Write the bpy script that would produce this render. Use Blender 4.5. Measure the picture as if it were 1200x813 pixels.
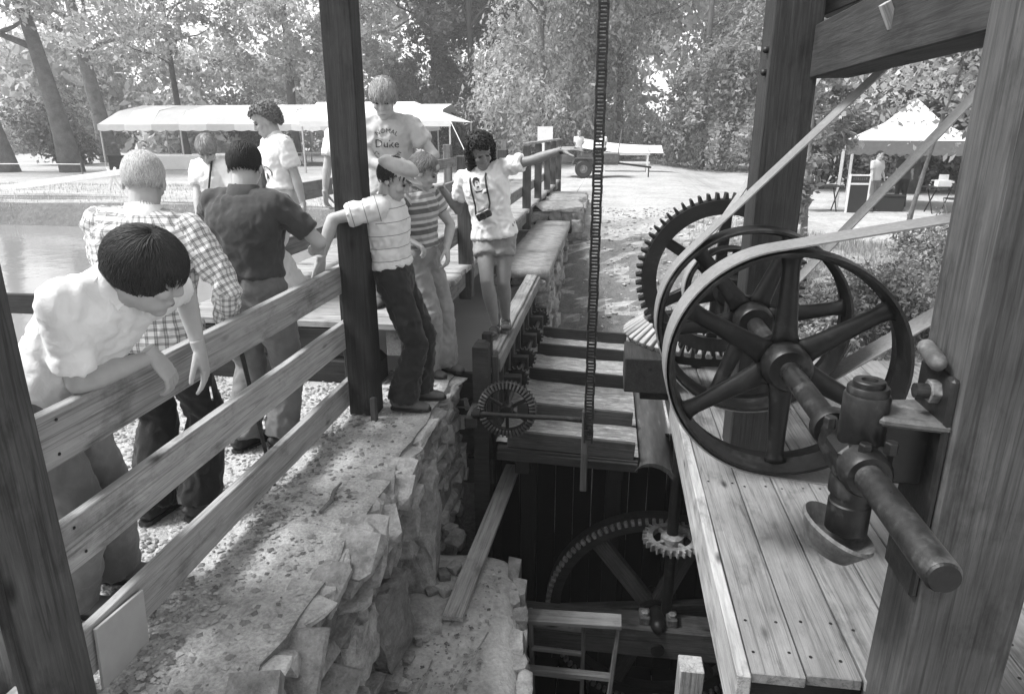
import bpy, bmesh, math, random
import numpy as np
from mathutils import Vector, Matrix, Quaternion, noise
from mathutils.bvhtree import BVHTree

for o in list(bpy.data.objects): bpy.data.objects.remove(o)
SC = bpy.context.scene
COL = SC.collection
random.seed(7)
V = Vector
PI = math.pi
RAD = math.radians

# ------------------------------------------------------------------ camera, sky, sun, exposure
cd = bpy.data.cameras.new('camera'); cam = bpy.data.objects.new('camera', cd); COL.objects.link(cam)
cam.location = (0, 0, 1.9); cam.rotation_euler = (RAD(90 - 17.42), 0, RAD(7.85))
cd.sensor_width = 36; cd.lens = 24.09; cd.clip_start = 0.05; cd.clip_end = 3000
SC.camera = cam
SUN_EL, SUN_AZ = RAD(56), RAD(-104)           # azimuth measured from +Y towards +X
wd = bpy.data.worlds.new('World'); SC.world = wd; wd.use_nodes = True
nt = wd.node_tree; nt.nodes.clear()
wo = nt.nodes.new('ShaderNodeOutputWorld'); bg = nt.nodes.new('ShaderNodeBackground')
sky = nt.nodes.new('ShaderNodeTexSky'); sky.sky_type = 'NISHITA'; sky.sun_disc = False
sky.sun_elevation = SUN_EL; sky.sun_rotation = SUN_AZ; sky.dust_density = 1.5; sky.air_density = 1.0; sky.altitude = 100
bw = nt.nodes.new('ShaderNodeRGBToBW')       # black-and-white film
nt.links.new(sky.outputs[0], bw.inputs[0]); nt.links.new(bw.outputs[0], bg.inputs[0]); nt.links.new(bg.outputs[0], wo.inputs[0])
bg.inputs[1].default_value = 0.145
sd = bpy.data.lights.new('sun', 'SUN'); sun = bpy.data.objects.new('sun', sd); COL.objects.link(sun)
sd.energy = 2.1; sd.angle = RAD(18); sd.color = (1, 1, 1)
sdir = V((math.sin(SUN_AZ) * math.cos(SUN_EL), math.cos(SUN_AZ) * math.cos(SUN_EL), math.sin(SUN_EL)))
sun.rotation_euler = sdir.to_track_quat('Z', 'Y').to_euler()
sun.location = (-10, 5, 15)
SC.view_settings.view_transform = 'Standard'; SC.view_settings.look = 'None'
SC.view_settings.exposure = 1.56; SC.view_settings.gamma = 1.0
SC.render.film_transparent = False

# ------------------------------------------------------------------ helpers
def tag(o, label=None, cat=None, group=None, kind=None):
    if label: o['label'] = label
    if cat: o['category'] = cat
    if group: o['group'] = group
    if kind: o['kind'] = kind
    return o
def empty(name, loc, label=None, cat=None, group=None):
    o = bpy.data.objects.new(name, None); COL.objects.link(o); o.location = loc; o.empty_display_size = .1
    return tag(o, label, cat, group)
def put(o, parent):
    """parent a world-placed object without moving it"""
    o.parent = parent
    if parent is not None:
        M = parent.matrix_basis.copy(); p = parent.parent
        while p is not None:
            M = (p.matrix_basis @ parent.matrix_parent_inverse_chain if False else p.matrix_basis) @ M; p = p.parent
        o.matrix_parent_inverse = M.inverted()
    return o
def wm(o):
    m = o.matrix_basis.copy()
    if o.parent is not None: m = wm(o.parent) @ o.matrix_parent_inverse @ m
    return m
def put(o, parent):
    o.parent = parent
    if parent is not None: o.matrix_parent_inverse = wm(parent).inverted()
    return o

class MB:
    def __init__(s): s.v = []; s.f = []
    def add(s, vs, fs):
        n = len(s.v); s.v += [tuple(v) for v in vs]; s.f += [tuple(i + n for i in f) for f in fs]; return s
    def box(s, c, d, R=None):
        x, y, z = d[0] / 2, d[1] / 2, d[2] / 2
        vs = [V((a, b, e)) for a in (-x, x) for b in (-y, y) for e in (-z, z)]
        if R is not None: vs = [R @ v for v in vs]
        c = V(c); vs = [v + c for v in vs]
        return s.add(vs, [(0, 1, 3, 2), (4, 6, 7, 5), (0, 4, 5, 1), (2, 3, 7, 6), (0, 2, 6, 4), (1, 5, 7, 3)])
    def bx(s, x0, x1, y0, y1, z0, z1):
        return s.box(((x0 + x1) / 2, (y0 + y1) / 2, (z0 + z1) / 2), (x1 - x0, y1 - y0, z1 - z0))
    def tube(s, pts, radii, n=10, cap=True, ell=None, up=None):
        pts = [V(p) for p in pts]
        if not isinstance(radii, (list, tuple)): radii = [radii] * len(pts)
        rings = []; prev = None
        for i, p in enumerate(pts):
            if i == 0: t = pts[1] - pts[0]
            elif i == len(pts) - 1: t = pts[-1] - pts[-2]
            else: t = (pts[i + 1] - pts[i]).normalized() + (pts[i] - pts[i - 1]).normalized()
            t.normalize()
            if prev is None:
                u = V(up) if up is not None else (V((0, 0, 1)) if abs(t.z) < .9 else V((1, 0, 0)))
            else: u = prev
            u = (u - t * u.dot(t)).normalized(); w = t.cross(u); prev = u
            r = radii[i]; ra, rb = (r if isinstance(r, (tuple, list)) else (r, r))
            rings.append([p + u * (ra * math.cos(2 * PI * k / n)) + w * (rb * math.sin(2 * PI * k / n)) for k in range(n)])
        vs = [v for r in rings for v in r]; fs = []
        for i in range(len(pts) - 1):
            for k in range(n):
                a = i * n + k; b = i * n + (k + 1) % n
                fs.append((a, b, b + n, a + n))
        if cap: fs.append(tuple(range(n - 1, -1, -1))); fs.append(tuple(range(len(vs) - n, len(vs))))
        return s.add(vs, fs)
    def capsule(s, a, b, ra, rb=None, n=12):
        a = V(a); b = V(b); rb = ra if rb is None else rb
        d = (b - a); L = d.length; t = d / L if L > 1e-6 else V((0, 0, 1))
        pts = [a - t * ra * .98, a - t * ra * .75, a - t * ra * .35, a, b, b + t * rb * .35, b + t * rb * .75, b + t * rb * .98]
        f = lambda x: math.sqrt(max(0, 1 - x * x))
        return s.tube(pts, [ra * f(.98), ra * f(.75), ra * f(.35), ra, rb, rb * f(.35), rb * f(.75), rb * f(.98)], n)
    def ell(s, c, r, R=None, n=14, m=9):
        c = V(c); vs = []; fs = []
        for i in range(1, m):
            a = PI * i / m
            for k in range(n):
                b = 2 * PI * k / n
                v = V((r[0] * math.sin(a) * math.cos(b), r[1] * math.sin(a) * math.sin(b), r[2] * math.cos(a)))
                vs.append(c + (R @ v if R is not None else v))
        t = V((0, 0, r[2]));
        vs.append(c + (R @ t if R is not None else t)); vs.append(c - (R @ t if R is not None else t))
        T = len(vs) - 2; B = T + 1
        for i in range(m - 2):
            for k in range(n):
                a = i * n + k; b = i * n + (k + 1) % n
                fs.append((a, a + n, b + n, b))
        for k in range(n):
            fs.append((T, k, (k + 1) % n)); fs.append((B, (m - 2) * n + (k + 1) % n, (m - 2) * n + k))
        return s.add(vs, fs)
    def lathe(s, prof, c=(0, 0, 0), axis='Z', n=32, closed=False):
        """prof: (radius, height) list"""
        vs = []; fs = []; c = V(c)
        for r, h in prof:
            for k in range(n):
                a = 2 * PI * k / n; x, y = r * math.cos(a), r * math.sin(a)
                p = {'Z': (x, y, h), 'Y': (x, h, y), 'X': (h, x, y)}[axis]
                vs.append(c + V(p))
        m = len(prof)
        for i in range(m if closed else m - 1):
            j = (i + 1) % m
            for k in range(n):
                a, b = i * n + k, i * n + (k + 1) % n; e, g = j * n + (k + 1) % n, j * n + k
                fs.append((a, b, e, g))
        if not closed:
            fs.append(tuple(range(n - 1, -1, -1))); fs.append(tuple(range((m - 1) * n, m * n)))
        return s.add(vs, fs)
    def prism(s, poly, t, M):
        """poly: 2D outline (x,y) ccw, extruded 0..t along local z; M: matrix to world"""
        n = len(poly)
        vs = [M @ V((x, y, 0)) for x, y in poly] + [M @ V((x, y, t)) for x, y in poly]
        fs = [tuple(range(n - 1, -1, -1)), tuple(range(n, 2 * n))] + [(i, (i + 1) % n, (i + 1) % n + n, i + n) for i in range(n)]
        return s.add(vs, fs)
    def mesh(s, name, smooth=False, fix=True):
        me = bpy.data.meshes.new(name); me.from_pydata(s.v, [], s.f)
        if fix:
            bm = bmesh.new(); bm.from_mesh(me); bmesh.ops.recalc_face_normals(bm, faces=bm.faces); bm.to_mesh(me); bm.free()
        if smooth: me.polygons.foreach_set('use_smooth', [True] * len(me.polygons))
        me.update(); return me
    def build(s, name, mat, parent=None, smooth=False, bevel=0, auto=None):
        me = s.mesh(name, smooth)
        if bevel: bevel_mesh(me, bevel)
        return link(name, me, mat, parent, auto=auto)
def bevel_mesh(me, w, seg=1):
    bm = bmesh.new(); bm.from_mesh(me)
    es = [e for e in bm.edges if len(e.link_faces) == 2 and e.calc_face_angle(0) > .5]
    bmesh.ops.bevel(bm, geom=es, offset=w, segments=seg, affect='EDGES', profile=.5, clamp_overlap=True)
    bm.to_mesh(me); bm.free()
def link(name, me, mat, parent=None, loc=None, auto=None):
    o = bpy.data.objects.new(name, me); COL.objects.link(o)
    if mat is not None and len(me.materials) == 0: me.materials.append(mat)
    if loc is not None: o.location = loc
    if auto: smooth_by_angle(me, auto)
    if parent is not None: put(o, parent)
    return o
def smooth_by_angle(me, ang):
    me.polygons.foreach_set('use_smooth', [True] * len(me.polygons))
    bm = bmesh.new(); bm.from_mesh(me)
    for e in bm.edges: e.smooth = not (len(e.link_faces) != 2 or e.calc_face_angle(0) > ang)
    bm.to_mesh(me); bm.free()
def frame(d, up=(0, 0, 1)):
    """matrix with local x along d, local z near up"""
    x = V(d).normalized(); u = V(up)
    if abs(x.dot(u.normalized())) > .98: u = V((0, 1, 0))
    y = u.cross(x).normalized(); z = x.cross(y)
    return Matrix((x, y, z)).transposed()
def beam(name, p0, p1, w, h, mat, parent=None, up=(0, 0, 1), bev=.006, seg=5, warp=.002):
    """timber along p0->p1 (centre line); w across, h along 'up'; its own local frame so the grain follows it"""
    p0 = V(p0); p1 = V(p1); L = (p1 - p0).length
    bm = bmesh.new(); bmesh.ops.create_cube(bm, size=1)
    for v in bm.verts: v.co = V((v.co.x * L, v.co.y * w, v.co.z * h))
    bmesh.ops.bevel(bm, geom=bm.edges[:], offset=min(bev, w * .2, h * .2), segments=1, affect='EDGES')
    if L > .8 and warp:
        es = [e for e in bm.edges if abs((e.verts[0].co - e.verts[1].co).x) > L * .8]
        bmesh.ops.subdivide_edges(bm, edges=es, cuts=seg, use_grid_fill=True)
        off = random.random() * 50
        for v in bm.verts:
            q = v.co * 1.7 + V((off, off, 0))
            v.co.y += noise.noise(q) * warp * 2 + noise.noise(v.co * 9 + V((0, off, 0))) * warp
            v.co.z += noise.noise(q + V((9, 3, 1))) * warp * 2 + noise.noise(v.co * 9 + V((5, 0, off))) * warp
    me = bpy.data.meshes.new(name); bm.to_mesh(me); bm.free()
    o = bpy.data.objects.new(name, me); COL.objects.link(o); me.materials.append(mat)
    o.matrix_basis = Matrix.Translation((p0 + p1) / 2) @ frame(p1 - p0, up).to_4x4()
    if parent is not None: put(o, parent)
    return o

# ------------------------------------------------------------------ materials (all neutral: the photograph is black and white)
def nodes(name):
    m = bpy.data.materials.new(name); m.use_nodes = True; t = m.node_tree
    b = t.nodes['Principled BSDF']; return m, t, b
def N(t, typ, **kw):
    n = t.nodes.new(typ)
    for k, v in kw.items():
        if k.startswith('i_'): n.inputs[k[2:].replace('_', ' ')].default_value = v
        else: setattr(n, k, v)
    return n
def G(v): return (v, v, v, 1)
def ramp(t, fac, stops):
    r = t.nodes.new('ShaderNodeValToRGB'); els = r.color_ramp.elements
    while len(els) > 1: els.remove(els[-1])
    els[0].position = stops[0][0]; els[0].color = G(stops[0][1])
    for p, v in stops[1:]:
        e = els.new(p); e.color = G(v)
    t.links.new(fac, r.inputs[0]); return r.outputs[0]
def coords(t, scale=(1, 1, 1), rnd=True, out='Object'):
    tc = t.nodes.new('ShaderNodeTexCoord'); mp = t.nodes.new('ShaderNodeMapping'); mp.inputs['Scale'].default_value = scale
    t.links.new(tc.outputs[out], mp.inputs[0])
    if rnd:
        oi = t.nodes.new('ShaderNodeObjectInfo'); mu = N(t, 'ShaderNodeMath', operation='MULTIPLY'); mu.inputs[1].default_value = 37.0
        t.links.new(oi.outputs['Random'], mu.inputs[0]); cx = t.nodes.new('ShaderNodeCombineXYZ')
        for i in range(3): t.links.new(mu.outputs[0], cx.inputs[i])
        t.links.new(cx.outputs[0], mp.inputs['Location'])
    return mp.outputs[0]
def mixc(t, fac, a, b, blend='MIX'):
    m = N(t, 'ShaderNodeMix', data_type='RGBA', blend_type=blend)
    for i, s in ((0, fac), (6, a), (7, b)):
        if isinstance(s, bpy.types.NodeSocket): t.links.new(s, m.inputs[i])
        elif isinstance(s, (int, float)) and i == 0: m.inputs[0].default_value = s
        else: m.inputs[i].default_value = s if isinstance(s, tuple) else G(s)
    return m.outputs[2]
def bump(t, b, h, dist, strength=1.0):
    n = t.nodes.new('ShaderNodeBump'); n.inputs['Distance'].default_value = dist; n.inputs['Strength'].default_value = strength
    t.links.new(h, n.inputs['Height']); t.links.new(n.outputs[0], b.inputs['Normal'])
def noise_tex(t, vec, scale, detail=5, rough=.6, dist=0):
    n = N(t, 'ShaderNodeTexNoise'); n.inputs['Scale'].default_value = scale; n.inputs['Detail'].default_value = detail
    n.inputs['Roughness'].default_value = rough; n.inputs['Distortion'].default_value = dist
    if vec is not None: t.links.new(vec, n.inputs['Vector'])
    return n.outputs['Fac']
def wood(name, lo, hi, dirt=.35, rough=.75, knots=True):
    m, t, b = nodes(name)
    c = coords(t, (3.2, 60, 60)); g1 = noise_tex(t, c, 1.5, 8, .7, .35)
    c2 = coords(t, (.7, 16, 16)); g2 = noise_tex(t, c2, 1.3, 5, .6, 1.0)
    c3 = coords(t, (1, 1, 1)); d = noise_tex(t, c3, 2.3, 5, .6)
    base = ramp(t, g1, [(.25, lo), (.5, (lo + hi) / 2), (.72, hi)])
    band = ramp(t, g2, [(.33, .70), (.5, .94), (.66, 1.05)])
    col = mixc(t, 1.0, base, band, 'MULTIPLY')
    dm = ramp(t, d, [(.3, 1 - dirt), (.65, 1.0)])
    col = mixc(t, 1.0, col, dm, 'MULTIPLY')
    cc = coords(t, (.28, 13, 13)); ck_ = noise_tex(t, cc, 1.5, 3, .5, .4)
    crk = ramp(t, ck_, [(.478, 1.0), (.497, .28), (.503, .28), (.522, 1.0)]); col = mixc(t, .5, col, crk, 'MULTIPLY')
    st = noise_tex(t, coords(t, (1.3, 2.4, 2.4)), 2.2, 6, .7); col = mixc(t, .8, col, ramp(t, st, [(.33, .45), (.47, 1.0)]), 'MULTIPLY')
    if knots:
        vo = N(t, 'ShaderNodeTexVoronoi', i_Scale=1.0); ck = coords(t, (2.1, 6, 6)); t.links.new(ck, vo.inputs['Vector'])
        k = ramp(t, vo.outputs['Distance'], [(.04, .22), (.13, 1.0)])
        col = mixc(t, 1.0, col, k, 'MULTIPLY')
    oi = t.nodes.new('ShaderNodeObjectInfo')
    tone = ramp(t, oi.outputs['Random'], [(0, .84), (1, 1.1)])
    col = mixc(t, 1.0, col, tone, 'MULTIPLY')
    t.links.new(col, b.inputs['Base Color']); b.inputs['Roughness'].default_value = rough
    b.inputs['Specular IOR Level'].default_value = .25
    bump(t, b, g1, .004, .9)
    return m
def iron(name, base=.035, rough=.42, wear=.12, metallic=.0):
    m, t, b = nodes(name); c = coords(t)
    n1 = noise_tex(t, c, 9, 6, .65); n2 = noise_tex(t, c, 45, 5, .7)
    col = ramp(t, n1, [(.3, base * .55), (.55, base), (.70, wear)]); col = mixc(t, .7, col, ramp(t, n2, [(.35, .5), (.65, 1.35)]), 'MULTIPLY')
    t.links.new(col, b.inputs['Base Color']); r = ramp(t, n1, [(.3, rough - .1), (.7, rough + .2)])
    t.links.new(r, b.inputs['Roughness']); b.inputs['Metallic'].default_value = metallic; b.inputs['Specular IOR Level'].default_value = .35
    bump(t, b, n2, .002, .6); return m
def rough_mat(name, lo, hi, scale=6, detail=8, rough=.9, bumpd=.01, fine=60, world=False):
    m, t, b = nodes(name); c = t.nodes.new('ShaderNodeNewGeometry').outputs['Position'] if world else coords(t)
    n1 = noise_tex(t, c, scale, detail, .65); n2 = noise_tex(t, c, fine, 4, .65)
    col = ramp(t, n1, [(.28, lo), (.72, hi)])
    f = ramp(t, n2, [(.3, .75), (.7, 1.1)]); col = mixc(t, 1.0, col, f, 'MULTIPLY')
    oi = t.nodes.new('ShaderNodeObjectInfo'); tone = ramp(t, oi.outputs['Random'], [(0, .62), (1, 1.2)])
    col = mixc(t, 1.0, col, tone, 'MULTIPLY')
    t.links.new(col, b.inputs['Base Color']); b.inputs['Roughness'].default_value = rough; b.inputs['Specular IOR Level'].default_value = .2
    ad = N(t, 'ShaderNodeMath', operation='ADD'); t.links.new(n1, ad.inputs[0]); mu = N(t, 'ShaderNodeMath', operation='MULTIPLY'); mu.inputs[1].default_value = .35
    t.links.new(n2, mu.inputs[0]); t.links.new(mu.outputs[0], ad.inputs[1])
    bump(t, b, ad.outputs[0], bumpd, .9); return m
def plain(name, v, rough=.7, spec=.3, var=.12, scale=14):
    m, t, b = nodes(name); c = coords(t); n1 = noise_tex(t, c, scale, 4, .6)
    col = ramp(t, n1, [(.3, v * (1 - var)), (.7, v * (1 + var))]); t.links.new(col, b.inputs['Base Color'])
    b.inputs['Roughness'].default_value = rough; b.inputs['Specular IOR Level'].default_value = spec
    return m
def fabric(name, v, var=.08, fn=None):
    """cloth; fn(t, uv) may return a colour socket built on the metre-scaled UVs"""
    m, t, b = nodes(name); uv = coords(t, rnd=False, out='UV'); ob = coords(t)
    if fn: col = fn(t, uv)
    else: col = None
    n1 = noise_tex(t, ob, 7, 4, .6); mul = ramp(t, n1, [(.3, 1 - var), (.7, 1 + var)])
    col = mixc(t, 1.0, col if col is not None else G(v), mul, 'MULTIPLY')
    t.links.new(col, b.inputs['Base Color']); b.inputs['Roughness'].default_value = .85; b.inputs['Specular IOR Level'].default_value = .15
    b.inputs['Sheen Weight'].default_value = .15
    n2 = noise_tex(t, ob, 26, 4, .55, .8); bump(t, b, n2, .006, .6)
    return m
def leafmat(name, v, trans=.5):
    m, t, b = nodes(name)
    at = N(t, 'ShaderNodeAttribute', attribute_name='tone')
    col = ramp(t, at.outputs['Fac'], [(0, v * .5), (.5, v), (1, v * 1.7)])
    t.links.new(col, b.inputs['Base Color']); b.inputs['Roughness'].default_value = .55; b.inputs['Specular IOR Level'].default_value = .3
    tr = t.nodes.new('ShaderNodeBsdfTranslucent'); t.links.new(col, tr.inputs[0])
    mx = t.nodes.new('ShaderNodeMixShader'); mx.inputs[0].default_value = trans
    t.links.new(b.outputs[0], mx.inputs[1]); t.links.new(tr.outputs[0], mx.inputs[2])
    t.links.new(mx.outputs[0], t.nodes['Material Output'].inputs[0]); return m

MT = {}
MT['pine'] = wood('fresh pine', .28, .48, .2)
MT['old'] = wood('weathered dark timber', .022, .06, .45)
MT['post'] = wood('old post timber', .05, .125, .4)
MT['grey'] = wood('grey planks', .17, .26, .35, .9)
MT['deck'] = wood('deck planks', .28, .48, .3, .85)
MT['wet'] = wood('near-black timber', .008, .022, .4, .6)  # near-black timber for pit framing, joists, bearers and a brace
MT['shade'] = plain('black pit mud', .006, 1.0, .02)  # black colour stands in for the deep shade of the pit
MT['iron'] = iron('cast iron', .010, .40, .035)
MT['steel'] = iron('worn shaft steel', .022, .34, .07, .2)
MT['rustlight'] = iron('pale rusted iron', .22, .6, .4)
MT['rustmid'] = iron('dull grey iron', .09, .55, .2)
MT['belt'] = rough_mat('leather belt', .22, .32, 5, 5, .7, .002)
MT['stone'] = rough_mat('rubble stone', .15, .46, 9, 9, .95, .03, 70, True)
MT['stonelight'] = rough_mat('pale stone slab', .26, .54, 7, 9, .95, .025, 80, True)
MT['mortar'] = rough_mat('earth between stones', .02, .05, 9, 6, .95, .02)
MT['pebble'] = rough_mat('gravel pebbles', .14, .42, 3, 3, .9, .003)
# ------------------------------------------------------------------ ground
def sm(a, b, x):
    t = min(1, max(0, (x - a) / (b - a))); return t * t * (3 - 2 * t)
def nz(x, y, s, k=0): return noise.noise(V((x * s, y * s, k)))
def height(x, y):
    r = .012 * nz(x, y, 3.1) + .008 * nz(x, y, 9)
    far = .1 - .4 * sm(2, 6, x) + .25 * sm(20, 60, y) * nz(x, y, .06, 3) + .02 * nz(x, y, .9, 2)
    if -1.235 <= x < 1.3 and x > -.97 and y < 5.7: return -3.2
    if y < 5.25:
        if x < -1.235: z = r - .95 * sm(-3.5, -4.4, x) + .03 * sm(-1.25, -1.9, x) * 0
        elif x < 1.3: z = -3.2
        else: z = -1.2 - .1 * nz(x, y, 1.2)
        return z
    if x < -.97:
        top = 15.5 + 1.2 * nz(x, 0, .25, 7)
        ramp_ = sm(top - 1.2, top + .9, y)
        mound = .22 * sm(top, top + 2, y) * sm(top + 7, top + 4, y) * sm(-5, -8, x)
        z = -1.0 + (far + 1.0) * ramp_ + mound + .05 * nz(x, y, 2.2) * ramp_
        if x > -3.5: z = max(z, -1.0 + 1.05 * sm(12.6, 13.4, y))
        return z
    ytop = 16.6 - 3.4 * sm(-.5, 4.5, x)
    t = sm(8.0, ytop, y)
    z = -1.75 + (far + 1.75) * t + (.13 * nz(x, y, 1.1, 4) + .05 * nz(x, y, 4, 5)) * min(1, 4 * t * (1 - t) + .2)
    return z
xs = sorted(set([round(v, 3) for v in list(np.arange(-6, 9.01, .14)) + list(np.arange(-90, -6, 2.5)) + list(np.arange(10, 95, 2.5)) + [-1.29, -1.24, -1.23, -.98, -.96, 1.29, 1.31, -400, -200, 200, 400]]))
ys = sorted(set([round(v, 3) for v in list(np.arange(-1, 19.01, .14)) + list(np.arange(20, 120, 2.5)) + [-60, -20, -6, 5.24, 5.26, 5.69, 5.71, 200, 400, 900]]))
g = MB(); nx = len(xs)
def edge_x(x, y):
    return x + (.055 + .06 * nz(y, 0, 2.3, 9) + .03 * nz(y, 0, 7, 8) if -1.245 < x < -1.225 and y < 5.2 else 0)
g.v = [(edge_x(x, y), y, height(x, y)) for y in ys for x in xs]
g.f = [(j * nx + i, j * nx + i + 1, (j + 1) * nx + i + 1, (j + 1) * nx + i) for j in range(len(ys) - 1) for i in range(nx - 1)]
def ground_mat():
    m, t, b = nodes('trodden earth and gravel')
    geo = t.nodes.new('ShaderNodeNewGeometry'); P = geo.outputs['Position']
    n1 = noise_tex(t, P, .8, 8, .65); n2 = noise_tex(t, P, 9, 6, .7); n3 = noise_tex(t, P, 60, 4, .7)
    col = ramp(t, n1, [(.3, .36), (.5, .47), (.7, .56)])
    col = mixc(t, 1.0, col, ramp(t, n2, [(.3, .62), (.7, 1.12)]), 'MULTIPLY')
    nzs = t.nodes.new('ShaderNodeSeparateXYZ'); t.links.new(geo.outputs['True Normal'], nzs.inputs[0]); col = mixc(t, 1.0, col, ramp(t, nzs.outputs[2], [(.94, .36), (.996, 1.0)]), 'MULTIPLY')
    col = mixc(t, 1.0, col, ramp(t, n3, [(.3, .6), (.7, 1.2)]), 'MULTIPLY')
    t.links.new(col, b.inputs['Base Color']); b.inputs['Roughness'].default_value = .95; b.inputs['Specular IOR Level'].default_value = .15
    ad = mixc(t, .4, n2, n3); bump(t, b, ad, .03, .8); return m
MT['ground'] = ground_mat()
me = g.mesh('ground', True, fix=False); tag(link('ground', me, MT['ground']), kind='structure')

# ------------------------------------------------------------------ water of the mill pond and the race
def water_mat():
    m, t, b = nodes('pond water'); b.inputs['Base Color'].default_value = G(.22); b.inputs['Roughness'].default_value = .08
    b.inputs['IOR'].default_value = 1.33; b.inputs['Specular IOR Level'].default_value = .5
    geo = t.nodes.new('ShaderNodeNewGeometry'); n = noise_tex(t, geo.outputs['Position'], 2.4, 4, .55); bump(t, b, n, .012, .5)
    return m
MT['water'] = water_mat()
w = MB(); w.add([(-60, 5.2, -.3), (-.97, 5.2, -.3), (-.97, 14.6, -.3), (-60, 17.5, -.3)], [(0, 1, 2, 3)])
w.add([(-60, -8, -.3), (-3.62, -8, -.3), (-3.62, 5.2, -.3), (-60, 5.2, -.3)], [(0, 1, 2, 3)])
tag(w.build('pond_water', MT['water']), kind='structure')

# ------------------------------------------------------------------ rubble walls
def rock_mesh(seed, cuts=2, rough=.24, rnd=.16, npts=15, flat=True):
    """angular block: convex hull of jittered points, larger ones broken up further"""
    R = random.Random(seed * 13 + 5); bm = bmesh.new()
    for sx in (-1, 1):
        for sy in (-1, 1):
            for sz in (-1, 1): bm.verts.new((sx * R.uniform(.30, .52), sy * R.uniform(.30, .52), sz * R.uniform(.30, .52)))
    for _ in range(npts):
        p = V((R.uniform(-1, 1), R.uniform(-1, 1), R.uniform(-1, 1))); m = max(abs(p.x), abs(p.y), abs(p.z)); bm.verts.new(p / m * R.uniform(.44, .54))
    r = bmesh.ops.convex_hull(bm, input=bm.verts[:])
    bmesh.ops.delete(bm, geom=[v for v in bm.verts if not v.link_faces], context='VERTS')
    bmesh.ops.recalc_face_normals(bm, faces=bm.faces)
    if cuts > 2:
        for _ in range(cuts - 2): bmesh.ops.subdivide_edges(bm, edges=bm.edges[:], cuts=1, use_grid_fill=True)
        bmesh.ops.triangulate(bm, faces=bm.faces[:]); o = V((seed, seed * 2, 0))
        for v in bm.verts:
            c = v.co; v.co = c + V((noise.noise(c * 3.5 + o), noise.noise(c * 3.5 + o + V((5, 0, 0))), noise.noise(c * 3.5 + o + V((0, 8, 0))))) * .07 + V((noise.noise(c * 9 + o), noise.noise(c * 9 + o + V((5, 0, 0))), noise.noise(c * 9 + o + V((0, 8, 0))))) * .035
    me = bpy.data.meshes.new('stone'); bm.to_mesh(me); bm.free(); me.materials.append(MT['stone']); return me
ROCKS = [rock_mesh(i) for i in range(20)]
SLABS = [rock_mesh(40 + i, 4, npts=9) for i in range(6)]
for s_ in SLABS: s_.materials.clear(); s_.materials.append(MT['stonelight'])
def stone(parent, M, dims, mesh=None, name='stone'):
    o = bpy.data.objects.new(name, mesh or random.choice(ROCKS)); COL.objects.link(o)
    o.matrix_basis = M @ Matrix.Diagonal((*dims, 1)); put(o, parent); return o
def stone_face(parent, org, u, n, W, Hh, rows=(.07, .17), lens=(.12, .42), depth=.22, skip=None, tilt=0, rnd=random.Random(3)):
    """rubble laid in the plane org + a*u - b*z, facing n"""
    u = V(u).normalized(); n = V(n).normalized(); org = V(org); R = Matrix((u, -n, V((0, 0, 1)))).transposed()
    z = 0
    while z < Hh:
        hh = min(rnd.uniform(*rows), Hh - z + .05); a = rnd.uniform(-.1, 0)
        while a < W:
            L = rnd.uniform(*lens) * (1 if hh > .1 else .8); L = min(L, W - a + .06)
            if L < .05: break
            c = org + u * (a + L / 2) - V((0, 0, z + hh / 2)) + n * (-depth / 2 + rnd.uniform(-.055, .045))
            if not (skip and skip(a + L / 2, z + hh / 2)):
                Rt = Matrix.Rotation(rnd.uniform(-.1, .1) + tilt, 4, n) @ Matrix.Rotation(rnd.uniform(-.15, .15), 4, 'Z')
                stone(parent, Matrix.Translation(c) @ Rt @ R.to_4x4(), (L * 1.02, depth, hh * 1.04), rnd.choice(ROCKS))
            a += L
        z += hh
def rockbox(x0, x1, y0, y1, z0, z1, step, amp, sx=None):
    bm = bmesh.new(); bmesh.ops.create_cube(bm, size=1)
    dx, dy, dz = x1 - x0, y1 - y0, z1 - z0
    for ax, d in ((0, dx), (1, dy), (2, dz)):
        for i in range(1, int(d / step)):
            p = V((0, 0, 0)); p[ax] = -.5 + i * step / d; no = V((0, 0, 0)); no[ax] = 1
            bmesh.ops.bisect_plane(bm, geom=bm.verts[:] + bm.edges[:] + bm.faces[:], plane_co=p, plane_no=no)
    for v in bm.verts:
        p = V((x0 + (v.co.x + .5) * dx, y0 + (v.co.y + .5) * dy, z0 + (v.co.z + .5) * dz))
        if sx: p.x += sx(p.y) * (v.co.x + .5)
        d = V((noise.noise(p * 2.3), noise.noise(p * 2.3 + V((7, 0, 0))), noise.noise(p * 2.3 + V((0, 9, 0))))) * amp
        d += V((noise.noise(p * 8), noise.noise(p * 8 + V((7, 0, 0))), noise.noise(p * 8 + V((0, 9, 0))))) * amp * .4
        v.co = p + d
    me = bpy.data.meshes.new('rock'); bm.to_mesh(me); bm.free(); me.polygons.foreach_set('use_smooth', [True] * len(me.polygons)); return me

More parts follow.
